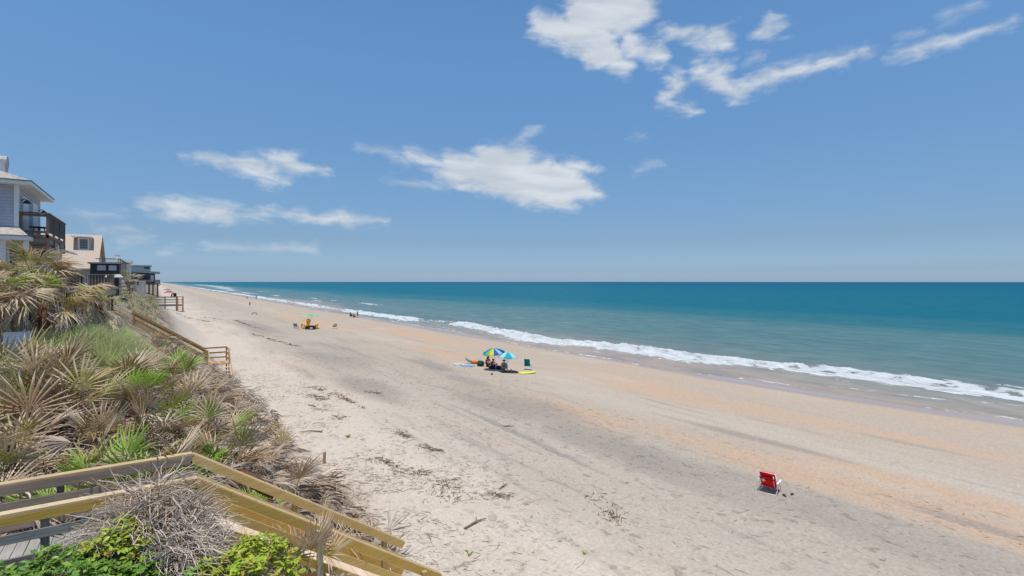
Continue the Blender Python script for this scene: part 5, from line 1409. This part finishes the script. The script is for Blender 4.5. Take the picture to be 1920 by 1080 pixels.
def umbrella(label, loc, radius, height, cols, tilt=(0.0, 0.0), sag=0.34, group=None, pole=M_WMETAL, valance=0.07, n=8, phase=0.0):
    t = thing('beach_umbrella', label, 'umbrella', loc, group)
    t.rotation_euler = (tilt[0], tilt[1], 0)
    part('pole', MB().tube([(0, 0, -0.35), (0, 0, height * 0.5), (0, 0, height)], 0.022, 8), pole, t, False, True)
    part('finial', MB().tube([(0, 0, height), (0, 0, height + 0.03), (0, 0, height + 0.09)], [0.03, 0.03, 0.006], 8), pole, t, False, True)
    def prof(u): return height - 0.01 - sag * (u ** 1.7)
    for k in range(n):
        a0 = phase + 2 * math.pi * k / n; a1 = phase + 2 * math.pi * (k + 1) / n
        mb = MB(); vs = []; fs = []; S = 5; A = 5
        for i in range(S + 1):
            u = i / S
            for j in range(A):
                v = j / (A - 1); a = a0 + (a1 - a0) * v
                e = 1 - 0.055 * math.sin(math.pi * v) * u
                vs.append((radius * u * e * math.cos(a), radius * u * e * math.sin(a), prof(u) - 0.035 * math.sin(math.pi * v) * u))
        for j in range(A):
            v = j / (A - 1); a = a0 + (a1 - a0) * v; e = 1 - 0.055 * math.sin(math.pi * v)
            vs.append((radius * e * math.cos(a) * 1.005, radius * e * math.sin(a) * 1.005, prof(1) - 0.035 * math.sin(math.pi * v) - valance))
        for i in range(S + 1):
            for j in range(A - 1):
                q = i * A + j; fs.append((q, q + A, q + A + 1, q + 1))
        mb.add(vs, fs)
        part('canopy_panel', mb, cols[k % len(cols)], t, False, True)
        part('rib', MB().tube([(0.03 * math.cos(a0), 0.03 * math.sin(a0), prof(0) - 0.03), (radius * 0.5 * math.cos(a0), radius * 0.5 * math.sin(a0), prof(0.5) - 0.02), (radius * math.cos(a0), radius * math.sin(a0), prof(1) - 0.012)], 0.006, 5), M_GMETAL, t, False)
    return t
def uf(name, c): return fabric('umbrella_' + name, c)
U_NAVY = uf('navy', (0.02, 0.045, 0.16)); U_AQUA = uf('aqua', (0.02, 0.40, 0.52)); U_GRN = uf('green', (0.18, 0.52, 0.10)); U_YEL = uf('yellow', (0.75, 0.62, 0.06)); U_CREAM = uf('cream', (0.72, 0.66, 0.45)); U_BLUE = uf('blue', (0.03, 0.12, 0.42)); U_SKY = uf('sky', (0.30, 0.55, 0.72)); U_TEAL = uf('teal', (0.01, 0.32, 0.42)); U_PALE = uf('pale_aqua', (0.42, 0.68, 0.66)); U_RED = uf('red', (0.55, 0.04, 0.05)); U_GREY = uf('grey', (0.20, 0.20, 0.18)); U_MINT = uf('mint', (0.30, 0.62, 0.42))
# panels counted from local +X round towards +Y; the viewer looks from the -X -Y side
umbrella('multicoloured beach umbrella tilted left above the seated pair', G(25.46, 39.04), 1.0, 2.02, [U_NAVY, U_AQUA, U_GRN, U_YEL, U_BLUE, U_SKY, U_NAVY, U_AQUA, U_GRN, U_YEL, U_CREAM, U_BLUE, U_SKY, U_NAVY], (0.03, -0.16), 0.36, n=14, phase=R(134.2))
umbrella('aqua and pale striped beach umbrella over the grey chair', G(25.72, 37.62), 0.92, 1.80, [U_AQUA, U_PALE, U_TEAL, U_PALE], (0.0, 0.06), 0.46, phase=R(214.3))
umbrella('thin green umbrella above the yellow inflatable', G(21.2, 89.3), 1.25, 2.45, [U_MINT, U_GRN], (-0.02, 0.12), 0.20)
umbrella('small red umbrella far down the beach near the pilings', G(5.2, 279.0), 1.9, 3.1, [U_RED], (0, 0), 0.7)
umbrella('dark grey umbrella far away behind the red one', G(6.2, 372.0), 2.2, 3.0, [U_GREY], (0, 0), 0.7)

beach_chair('beach_chair', 'light grey beach chair with its back to the viewer under the aqua umbrella', G(25.9, 38.3), R(42), M_GREYF, M_GMETAL, 0.95, 0.46, 0.22)
beach_chair('beach_chair', 'empty teal beach chair with white frame right of the umbrellas', G(28.1, 37.75), R(38), M_TEALF, M_WMETAL, 1.08, 0.62, 0.16, seat_h=0.36)
beach_chair('beach_chair', 'green striped beach chair left of the yellow inflatable', G(19.4, 91.0), R(60), M_GREENF, M_WMETAL, 1.2, 0.6, 0.7)
beach_chair('beach_chair', 'olive lounge chair lying low right of the yellow inflatable', G(25.1, 88.8), R(-120), M_OLIVE, M_WMETAL, 1.2, 0.7, 1.0)

def outline(name, label, cat, pts, th, mat, loc, rz, rise=None, smooth=False):
    """flat shaped thing with rounded edge from a smooth outline"""
    mb = MB(); n = len(pts); vs = []; fs = []
    rings = ((0.96, 0.0), (1.0, th * 0.35), (1.0, th * 0.65), (0.95, th))
    for s, z in rings:
        for (u, v) in pts:
            vs.append((u * s, v * s, z + (rise(u) if rise else 0)))
    for k in range(3):
        for i in range(n):
            j = (i + 1) % n; fs.append((k * n + i, k * n + j, k * n + n + j, k * n + n + i))
    fs.append(tuple(range(n - 1, -1, -1))); fs.append(tuple(3 * n + i for i in range(n)))
    mb.add(vs, fs)
    return single(name, mb, mat, label, cat, loc, smooth=smooth, rz=rz)
def superell(a, b, p, n=22, taper=0.0):
    o = []
    for k in range(n):
        t = 2 * math.pi * k / n; c, s = math.cos(t), math.sin(t)
        u = a * math.copysign(abs(c) ** (2 / p), c); v = b * math.copysign(abs(s) ** (2 / p), s) * (1 - taper * u / a)
        o.append((u, v))
    return o
bb = thing('bodyboard', 'lime yellow bodyboard lying flat in front of the teal chair', 'bodyboard', G(26.9, 36.2), None, R(-12))
nb_ = outline('deck', None, None, superell(0.80, 0.36, 3.0, 24, 0.15), 0.07, M_LIME, (0, 0, 0.03), 0, lambda u: 0.06 * max(0, u) ** 2); nb_.parent = bb
part('leash_mount', MB().ball((0.45, 0.06, 0.115), (0.14, 0.05, 0.014)), M_DARK, bb, False, True)
outline('beach_towel', 'light blue towel spread on the sand left of the dark bag', 'towel', superell(0.62, 0.42, 5), 0.035, M_LBLUE, (24.2, 41.9, gz(24.2, 41.9) + 0.02), R(-30), lambda u: 0.03 * math.sin(u * 9))
outline('beach_towel', 'crumpled white towel farthest left of the umbrella group', 'towel', superell(0.5, 0.32, 4), 0.07, M_WTOWEL, (23.8, 43.0, gz(23.8, 43) + 0.02), R(-20), lambda u: 0.05 * math.sin(u * 11))
lg = thing('inflatable_lounger', 'orange inflatable lounger with a curled green end beside the dark bag', 'inflatable', G(25.5, 43.0), None, R(-38))
part('mattress', MB().tube([(-0.25, 0, 0.16), (0.1, 0, 0.20), (0.5, 0, 0.20), (0.85, 0, 0.16)], [0.12, 0.20, 0.20, 0.12], 12), M_ORANGE, lg, False, True)
part('headrest', MB().tube([(-0.22, 0, 0.18), (-0.5, 0, 0.30), (-0.75, 0, 0.50), (-0.88, 0, 0.62)], [0.13, 0.13, 0.09, 0.02], 10), M_GREENF, lg, False, True)
bg_ = thing('beach_bag', 'dark green beach bag with open pale top next to the seated people', 'bag', G(25.35, 41.55))
part('body', MB().tube([(0, 0, 0.02), (0, 0, 0.2), (0.02, 0, 0.46)], [0.30, 0.36, 0.30], 10), M_DGREEN, bg_, False, True)
part('flap', MB().tube([(0.02, 0, 0.46), (0.04, 0, 0.54), (0.06, 0.0, 0.60)], [0.31, 0.24, 0.10], 10), M_GREENF, bg_, False, True)
part('handle', MB().tube([(0.05, -0.30, 0.42), (0.30, -0.42, 0.30), (0.45, -0.45, 0.05)], 0.03, 6), M_NAVY, bg_, False, True)
outline('ground_blanket', 'dark blue blanket heaped under the multicoloured umbrella', 'blanket', superell(0.75, 0.5, 3), 0.16, M_NAVY, (25.9, 39.6, gz(25.9, 39.6) + 0.01), R(-35), lambda u: 0.07 * math.sin(u * 7))
outline('umbrella_shadow_sheet', 'dark sheet on the sand laid as the shadow of the aqua umbrella', 'mat', superell(0.8, 0.45, 4), 0.03, M_DARK, (25.75, 37.3, gz(25.75, 37.3) + 0.01), R(-35))  # dark sheet standing in for the shadow cast by the aqua umbrella
sandal('sandal', 'dark sandals kicked off right of the aqua umbrella pole', 26.7, 38.45, 0.4)
outline('sand_scoop', 'small dark scoop lying in front of the umbrella group', 'scoop', superell(0.14, 0.09, 2), 0.08, M_DARK, (23.64, 36.9, gz(23.64, 36.9) + 0.01), R(20))

# yellow inflatable on the sand under the green umbrella
yf = thing('yellow_inflatable', 'big yellow inflatable float with an upright round head beside dark cooler', 'inflatable', G(21.2, 88.6), None, R(-36))
ring = [(0.85 * math.cos(a), 0.62 * math.sin(a), 0.28) for a in [k * 2 * math.pi / 14 for k in range(15)]]
part('ring', MB().tube(ring, 0.27, 10, False), M_YEL, yf, False, True)
part('neck', MB().tube([(-0.55, 0, 0.3), (-0.5, 0, 0.8), (-0.42, 0, 1.15)], [0.28, 0.24, 0.26], 12), M_YEL, yf, False, True)
part('head', MB().ball((-0.45, 0, 1.35), (0.40, 0.34, 0.34), 14, 9), M_YEL, yf, False, True)
part('tail', MB().tube([(0.75, 0, 0.4), (1.1, 0, 0.75), (1.25, 0, 1.0)], [0.26, 0.2, 0.05], 10), M_YEL, yf, False, True)
yc = thing('yellow_float_ring', 'small yellow swim ring standing left of the big inflatable', 'inflatable', G(20.1, 89.2), None, R(30))
part('ring', MB().tube([(0, 0.34 * math.cos(a), 0.48 + 0.34 * math.sin(a)) for a in [k * 2 * math.pi / 12 for k in range(13)]], 0.14, 8, False), M_YEL, yc, False, True)
cl_ = thing('cooler_box', 'dark cooler box with white label in front of the yellow inflatable', 'cooler', G(20.9, 87.6), None, R(-34))
part('body', MB().box(-0.75, 0.75, -0.32, 0.32, 0.02, 0.46), M_DARK, cl_, False)
part('lid', MB().box(-0.78, 0.78, -0.35, 0.35, 0.462, 0.56), M_NAVY, cl_, False)
part('label_panel', MB().box(0.05, 0.45, -0.335, -0.322, 0.12, 0.40), M_WTOWEL, cl_, False)
st = thing('folding_table', 'low dark folding table standing alone far along the sand', 'table', G(18.86, 131.07), None, R(-35))
part('tabletop', MB().tube([(-0.5, 0, 0.38), (-0.25, 0, 0.5), (0, 0, 0.53), (0.25, 0, 0.5), (0.5, 0, 0.38)], 0.07, 8), M_DARK, st, False, True)
for s in (-1, 1):
    part('leg', MB().tube([(s * 0.5, 0, 0.4), (s * 0.58, 0, 0.0)], 0.05, 6), M_DARK, st, False)
tn = thing('beach_tent', 'small black beach tent with white opening near the far red umbrella', 'tent', G(7.0, 291.0), None, R(-35))
part('shell', MB().prism([(-1.0, 0), (1.0, 0), (1.0, 1.7), (0.4, 1.9), (-0.5, 1.75), (-0.95, 1.0)], (1, 0, 0), (0, 0, 1), (0, 1, 0), (0, 0, 0), 1.2), M_BLK, tn, False)
part('opening', MB().prism([(-0.35, 0.3), (0.35, 0.3), (0.35, 1.2), (0, 1.4), (-0.35, 1.2)], (1, 0, 0), (0, 0, 1), (0, 1, 0), (0, -0.03, 0), 0.02), M_WTOWEL, tn, False)

# ---- people: one continuous skinned body each, clothes and hair as children
SKINS = {}
def skin_mesh(name, J, E, rad, mat, root, sub=2, key=None):
    if key in SKINS:
        out = SKINS[key].copy(); out.materials.clear(); out.materials.append(mat); return out
    names = list(J); idx = {k: i for i, k in enumerate(names)}
    me = bpy.data.meshes.new(name)
    me.from_pydata([J[k] for k in names], [(idx[a], idx[b]) for a, b in E], [])
    ob = bpy.data.objects.new('tmp_' + name, me); COL.objects.link(ob)
    md = ob.modifiers.new('s', 'SKIN'); md.use_smooth_shade = True
    for k in names:
        sv = me.skin_vertices[0].data[idx[k]]
        r = rad[k]; sv.radius = r if hasattr(r, '__len__') else (r, r); sv.use_root = (k == root)
    sb = ob.modifiers.new('d', 'SUBSURF'); sb.levels = sub; sb.render_levels = sub
    bpy.context.view_layer.update()
    dg = bpy.context.evaluated_depsgraph_get()
    out = bpy.data.meshes.new_from_object(ob.evaluated_get(dg))
    bpy.data.objects.remove(ob); bpy.data.meshes.remove(me)
    out.name = name; out.materials.clear(); out.materials.append(mat)
    SKINS[key] = out
    return out
RADS = dict(pelvis=(0.15, 0.11), spine=(0.13, 0.10), chest=(0.155, 0.11), neck=0.05, jaw=0.062, head=(0.088, 0.10), crown=0.055, nose=0.016)
for s in 'lr':
    RADS.update({s + 'sho': 0.062, s + 'elb': 0.042, s + 'wri': 0.028, s + 'palm': (0.04, 0.022), s + 'hip': 0.095, s + 'kne': 0.06, s + 'ank': 0.042, s + 'toe': (0.045, 0.028)})
    for q in 'abcde': RADS[s + q + '1'] = 0.010; RADS[s + q + '2'] = 0.008
EDGES = [('pelvis', 'spine'), ('spine', 'chest'), ('chest', 'neck'), ('neck', 'jaw'), ('jaw', 'head'), ('head', 'crown'), ('head', 'nose')]
for s in 'lr':
    EDGES += [('chest', s + 'sho'), (s + 'sho', s + 'elb'), (s + 'elb', s + 'wri'), (s + 'wri', s + 'palm'), ('pelvis', s + 'hip'), (s + 'hip', s + 'kne'), (s + 'kne', s + 'ank'), (s + 'ank', s + 'toe')]
    for q in 'abcde': EDGES += [(s + 'palm', s + q + '1'), (s + q + '1', s + q + '2')]
def pose(kind):
    J = {}
    if kind == 'stand':
        J.update(pelvis=(0, 0, 0.95), spine=(0.01, 0, 1.13), chest=(0, 0, 1.34), neck=(0, 0, 1.47), jaw=(0.03, 0, 1.53), head=(0.02, 0, 1.60), crown=(0.0, 0, 1.68))
        for s, g in (('l', 1), ('r', -1)):
            J.update({s + 'sho': (0, g * 0.19, 1.41), s + 'elb': (-0.03, g * 0.25, 1.13), s + 'wri': (0.06, g * 0.26, 0.90), s + 'palm': (0.08, g * 0.26, 0.83), s + 'hip': (0, g * 0.09, 0.90), s + 'kne': (0.03 + 0.05 * g, g * 0.10, 0.50), s + 'ank': (0.06 * g - 0.02, g * 0.10, 0.08), s + 'toe': (0.06 * g + 0.13, g * 0.11, 0.035)})
    elif kind == 'ground':          # sitting on the sand, knees up, arms round them
        J.update(pelvis=(0, 0, 0.13), spine=(-0.02, 0, 0.31), chest=(0.04, 0, 0.52), neck=(0.09, 0, 0.65), jaw=(0.13, 0, 0.70), head=(0.13, 0, 0.77), crown=(0.12, 0, 0.85))
        for s, g in (('l', 1), ('r', -1)):
            J.update({s + 'sho': (0.05, g * 0.19, 0.59), s + 'elb': (0.22, g * 0.23, 0.38), s + 'wri': (0.42, g * 0.10, 0.42), s + 'palm': (0.48, g * 0.05, 0.42), s + 'hip': (0.04, g * 0.10, 0.12), s + 'kne': (0.42, g * 0.13, 0.44), s + 'ank': (0.52, g * 0.12, 0.07), s + 'toe': (0.66, g * 0.12, 0.035)})
    else:                           # in a chair, leaning back
        J.update(pelvis=(-0.10, 0, 0.42), spine=(-0.16, 0, 0.60), chest=(-0.22, 0, 0.82), neck=(-0.23, 0, 0.95), jaw=(-0.20, 0, 1.01), head=(-0.21, 0, 1.08), crown=(-0.23, 0, 1.16))
        for s, g in (('l', 1), ('r', -1)):
            J.update({s + 'sho': (-0.22, g * 0.19, 0.89), s + 'elb': (-0.10, g * 0.29, 0.64), s + 'wri': (0.14, g * 0.29, 0.58), s + 'palm': (0.21, g * 0.28, 0.57), s + 'hip': (-0.06, g * 0.10, 0.40), s + 'kne': (0.36, g * 0.13, 0.50), s + 'ank': (0.60, g * 0.12, 0.09), s + 'toe': (0.74, g * 0.12, 0.045)})
    h = Vector(J['head']); J['nose'] = tuple(h + Vector((0.115, 0, -0.01)))
    for s, g in (('l', 1), ('r', -1)):
        p = Vector(J[s + 'palm']); d = (p - Vector(J[s + 'wri'])).normalized(); a = d.cross(Vector((0, g, 0)) if abs(d.y) < 0.7 else Vector((1, 0, 0))).normalized()
        for i, q in enumerate('abcd'):
            w = (i - 1.5) * 0.02; L = (0.072, 0.082, 0.078, 0.062)[i]
            J[s + q + '1'] = tuple(p + d * 0.045 + a * w); J[s + q + '2'] = tuple(p + d * (0.045 + L * 0.8) + a * w * 1.1 + Vector((0, -g * 0.018, 0)))
        J[s + 'e1'] = tuple(p - d * 0.01 + a * 0.045); J[s + 'e2'] = tuple(p + d * 0.03 + a * 0.062)
    return J
def person(label, loc, rz, kind, top, bottom, hair=M_HAIR, hat=None, sc=1.0, longhair=False, legs=None):
    t = thing('person', label, 'person', loc, None, rz); t.scale = (sc,) * 3
    J = pose(kind)
    part('body', skin_mesh('body', J, EDGES, RADS, M_SKIN, 'pelvis', key=('b', kind)), M_SKIN, t)
    def lerp(a, b, u): return tuple(Vector(J[a]).lerp(Vector(J[b]), u))
    if top:
        K = {k: J[k] for k in ('spine', 'chest', 'lsho', 'rsho')}; K['low'] = lerp('spine', 'pelvis', 0.5); K['col'] = lerp('chest', 'neck', 0.6)
        K['la'] = lerp('lsho', 'lelb', 0.55); K['ra'] = lerp('rsho', 'relb', 0.55)
        rr = dict(spine=(0.142, 0.112), chest=(0.168, 0.122), lsho=0.073, rsho=0.073, low=(0.15, 0.118), col=0.075, la=0.066, ra=0.066)
        part('shirt', skin_mesh('shirt', K, [('low', 'spine'), ('spine', 'chest'), ('chest', 'col'), ('chest', 'lsho'), ('chest', 'rsho'), ('lsho', 'la'), ('rsho', 'ra')], rr, top, 'chest', key=('t', kind)), top, t)
    if bottom:
        K = {k: J[k] for k in ('pelvis', 'lhip', 'rhip')}; K['up'] = lerp('pelvis', 'spine', 0.45); K['lk'] = lerp('lhip', 'lkne', 0.6); K['rk'] = lerp('rhip', 'rkne', 0.6)
        rr = dict(pelvis=(0.162, 0.122), lhip=0.108, rhip=0.108, up=(0.148, 0.116), lk=0.088, rk=0.088)
        part('shorts', skin_mesh('shorts', K, [('up', 'pelvis'), ('pelvis', 'lhip'), ('pelvis', 'rhip'), ('lhip', 'lk'), ('rhip', 'rk')], rr, bottom, 'pelvis', key=('p', kind)), bottom, t)
    h = Vector(J['head'])
    hb = MB().ball((h.x - 0.03, h.y, h.z + 0.035), (0.105, 0.102, 0.095), 12, 8)
    if longhair: hb.tube([(h.x - 0.07, h.y, h.z + 0.02), (h.x - 0.10, h.y, h.z - 0.12), (h.x - 0.10, h.y, h.z - 0.26)], [0.09, 0.085, 0.04], 10)
    part('hair', hb, hair, t, False, True)
    for g in (-1, 1):
        part('eye', MB().ball((h.x + 0.088, g * 0.034, h.z + 0.012), 0.013, 8, 6), M_BLK, t, False, True)
    if hat:
        ht = part('hat', MB().tube([(h.x - 0.02, 0, h.z + 0.05), (h.x - 0.02, 0, h.z + 0.13), (h.x - 0.02, 0, h.z + 0.17)], [0.118, 0.112, 0.06], 14), hat, t, False, True)
        part('brim', MB().tube([(h.x - 0.02, 0, h.z + 0.045), (h.x - 0.02, 0, h.z + 0.06)], [0.24, 0.20], 18), hat, ht, False, True)
    return t
def PG(x, y, dz=0.0): return (x, y, gz(x, y) + dz)
person('person in maroon swimwear sitting upright with knees raised beside the dark bag', PG(25.75, 41.0), R(-70), 'ground', M_MAROON, M_MAROON, sc=1.12, longhair=True)
person('person in a plum shirt sitting low next to the umbrella pole', PG(25.75, 40.15), R(-60), 'ground', M_PLUM, M_NAVY, sc=0.98)
person('person in a wide olive hat seated in the grey chair under the aqua umbrella', PG(25.93, 38.33, -0.10), R(42), 'chair', M_OLIVE, M_BLK, hat=M_OLIVE, sc=0.92)
person('person in black standing at the water edge beside two seated figures', PG(39.0, 119.2), R(20), 'stand', M_BLK, M_BLK, sc=0.92)
c_ = beach_chair('beach_chair', 'dark chair at the water edge holding the seated figure on the left', PG(38.2, 121.4), R(10), M_BLK, M_DARK, 1.05, 0.62, 0.2)
person('person in dark clothes seated in the left chair at the water edge', PG(38.25, 121.4, -0.02), R(10), 'chair', M_BLK, M_BLK, sc=1.05)
person('person crouched low on the sand between the seated and standing figures', PG(38.3, 119.9), R(10), 'ground', M_NAVY, M_BLK, sc=1.0)
person('person walking alone on the dry sand far along the beach', PG(25.1, 183.7), R(100), 'stand', M_GREYF, M_NAVY, sc=0.9)
person('person standing in the wash far along the shore', PG(38.5, 262.0), R(80), 'stand', M_NAVY, M_BLK, sc=1.1)
person('person sitting at the wash edge left of the far standing figure', PG(38.0, 288.0), R(60), 'ground', M_BLK, M_BLK, sc=1.2)

# ---------------------------------------------------------------- drift on the sand
WRACK = [[(9.08, 37.64), (9.82, 33.22), (10.03, 29.73)], [(9.51, 26.5), (10.56, 24.72)], [(9.82, 23.98), (9.92, 21.42), (10.3, 20.05)], [(7.38, 20.57), (7.91, 19.3), (8.52, 17.92)], [(8.62, 17.22), (8.76, 16.24), (8.16, 15.49), (7.35, 15.46)], [(8.69, 15.71), (10.11, 14.5), (11.43, 13.94)], [(8.21, 25.98), (9.86, 28.33)], [(12.59, 13.14), (12.27, 12.05), (11.77, 11.21)], [(10.78, 14.32), (11.37, 13.86)], [(11.61, 9.92), (11.63, 9.36)], [(7.88, 30.83), (8.22, 27.83)], [(8.16, 35.96), (8.72, 32.87)], [(11.88, 34.15), (12.51, 32.83)], [(11.37, 82.4), (12.67, 69.9), (13.73, 63.08)], [(12.85, 113.62), (13.52, 92.35)], [(8.08, 123.01), (11.03, 113.79)], [(3.66, 129.13), (8.62, 106.23)]]
rd = random.Random(9)
def gzf(x, y): return float(ground_z(x, y, True))
wk = MB()
def drift(mb, x, y, l, az, r, lift=0.0):
    z0 = gzf(x, y) + r * 0.5 + lift
    dx, dy = math.cos(az) * l / 2, math.sin(az) * l / 2
    k = rd.uniform(-0.25, 0.25) * l
    mb.tube([(x - dx, y - dy, z0), (x - dy * k / max(l, 1e-3), y + dx * k / max(l, 1e-3), z0 + rd.uniform(0.0, 0.10) * l), (x + dx, y + dy, z0)], [r * 0.6, r, r * 0.4], 3, cap=False)
for line in WRACK:
    for (a, b) in zip(line, line[1:]):
        L = math.hypot(b[0] - a[0], b[1] - a[1]); far = a[1] > 50
        n = int(L * (75 if not far else 9)); main = math.atan2(b[1] - a[1], b[0] - a[0])
        for k in range(n):
            u = rd.random(); sp = 0.13 + 0.35 * float(vnoise(u * L * 1.5, a[0], 3)) ** 2
            if float(vnoise(u * L * 1.1 + a[1], 7.0, 5)) < 0.36: continue
            x = a[0] + (b[0] - a[0]) * u + rd.gauss(0, sp); y = a[1] + (b[1] - a[1]) * u + rd.gauss(0, sp)
            drift(wk, x, y, rd.uniform(0.06, 0.26) * (1.8 if far else 1), main + rd.gauss(0, 0.7), rd.uniform(0.005, 0.014) * (2.2 if far else 1), rd.uniform(0, 0.03))
M_WRACK = leaf_mat('dried_seaweed', [(0, (0.085, 0.055, 0.03)), (0.4, (0.15, 0.105, 0.06)), (0.75, (0.23, 0.17, 0.10)), (1, (0.11, 0.075, 0.045))], per='isl', trans=0, rough=0.9, spec=0.05)
tag(link(bpy.data.objects.new('seaweed_wrack', wk.mesh('seaweed_wrack', M_WRACK))), 'broken lines of dark dried seaweed and reeds on the upper beach', 'seaweed', kind='stuff')
rb = MB()
for k in range(7500):
    if k < 4600:
        x = 5.0 + abs(rd.gauss(0, 2.6)); y = rd.uniform(9, 48) if rd.random() < 0.65 else rd.gauss(17.5, 2.5)
    else:
        x = rd.uniform(5, 24); y = rd.uniform(3, 60)
    if float(vnoise(x * 0.8, y * 0.8, 71)) < (0.42 if k < 4600 else 0.30): continue
    drift(rb, x, y, rd.uniform(0.04, 0.26) if rd.random() < 0.93 else rd.uniform(0.3, 0.8), rd.gauss(2.3, 0.9), rd.uniform(0.003, 0.008))
M_REED = leaf_mat('straw_litter', [(0, (0.20, 0.15, 0.10)), (0.4, (0.33, 0.265, 0.19)), (0.75, (0.12, 0.085, 0.055)), (1, (0.28, 0.22, 0.155))], per='isl', trans=0, rough=0.9, spec=0.05)
tag(link(bpy.data.objects.new('reed_litter', rb.mesh('reed_litter', M_REED))), 'scattered straws and reed bits across the pale sand', 'litter', kind='stuff')
# larger single pieces of driftwood
M_DRIFT = plain('driftwood', (0.26, 0.20, 0.15), 0.9, 0.25, 12, 0.1, 0.5, (1, 1, 1))
DW = [(6.15, 25.8, 1.1, 2.6, 'forked driftwood branch lying where the thicket meets the sand'), (10.3, 15.3, 0.55, 0.4, 'dark chunk of driftwood at the bend of the seaweed line'), (8.0, 13.4, 0.9, 0.2, 'thin curved stick on bare sand below the seaweed line'), (15.2, 22.2, 0.7, -0.6, 'short grey stick on the grey sand mid beach'), (7.6, 31.5, 0.8, 1.9, 'dark driftwood piece high on the beach left of the seaweed')]
for (x, y, l, az, lb) in DW:
    t = thing('driftwood', lb, 'driftwood', (x, y, gzf(x, y)))
    part('limb', MB().tube([(-l / 2 * math.cos(az), -l / 2 * math.sin(az), 0.03), (0.06, 0.05, 0.07), (l / 2 * math.cos(az), l / 2 * math.sin(az), 0.04)], [0.035, 0.03, 0.012], 7), M_DRIFT, t, False, True)
    part('twig', MB().tube([(0.06, 0.05, 0.07), (0.06 + 0.3 * l * math.cos(az + 0.9), 0.05 + 0.3 * l * math.sin(az + 0.9), 0.12)], [0.018, 0.006], 6), M_DRIFT, t, False, True)
# small live tufts on the open sand
def tuft(x, y, label, n=26, h=0.13, mat=M_BRIGHT):
    t = thing('beach_plant', label, 'plant', G(x, y)); rg = random.Random(int(x * 100))
    for k in range(n):
        az = rg.uniform(0, 6.28); l = h * rg.uniform(0.6, 1.2); b = rg.uniform(0.5, 1.3)
        w = 0.014
        mb = MB().add([(0.02 * math.cos(az) - w * math.sin(az), 0.02 * math.sin(az) + w * math.cos(az), 0), (0.02 * math.cos(az) + w * math.sin(az), 0.02 * math.sin(az) - w * math.cos(az), 0), (l * b * 0.5 * math.cos(az), l * b * 0.5 * math.sin(az), l * 0.8), (l * b * math.cos(az), l * b * math.sin(az), l * 0.75)], [(0, 1, 2), (1, 3, 2)])
        part('blade', mb, mat, t, False)
tuft(7.42, 24.04, 'small green plant on the sand near the seaweed')
tuft(6.91, 11.91, 'tiny green sprout on the sand near the stair foot', 12, 0.11)
tuft(9.6, 10.3, 'sparse pale sprout on the bare sand right of the stair', 8, 0.09)
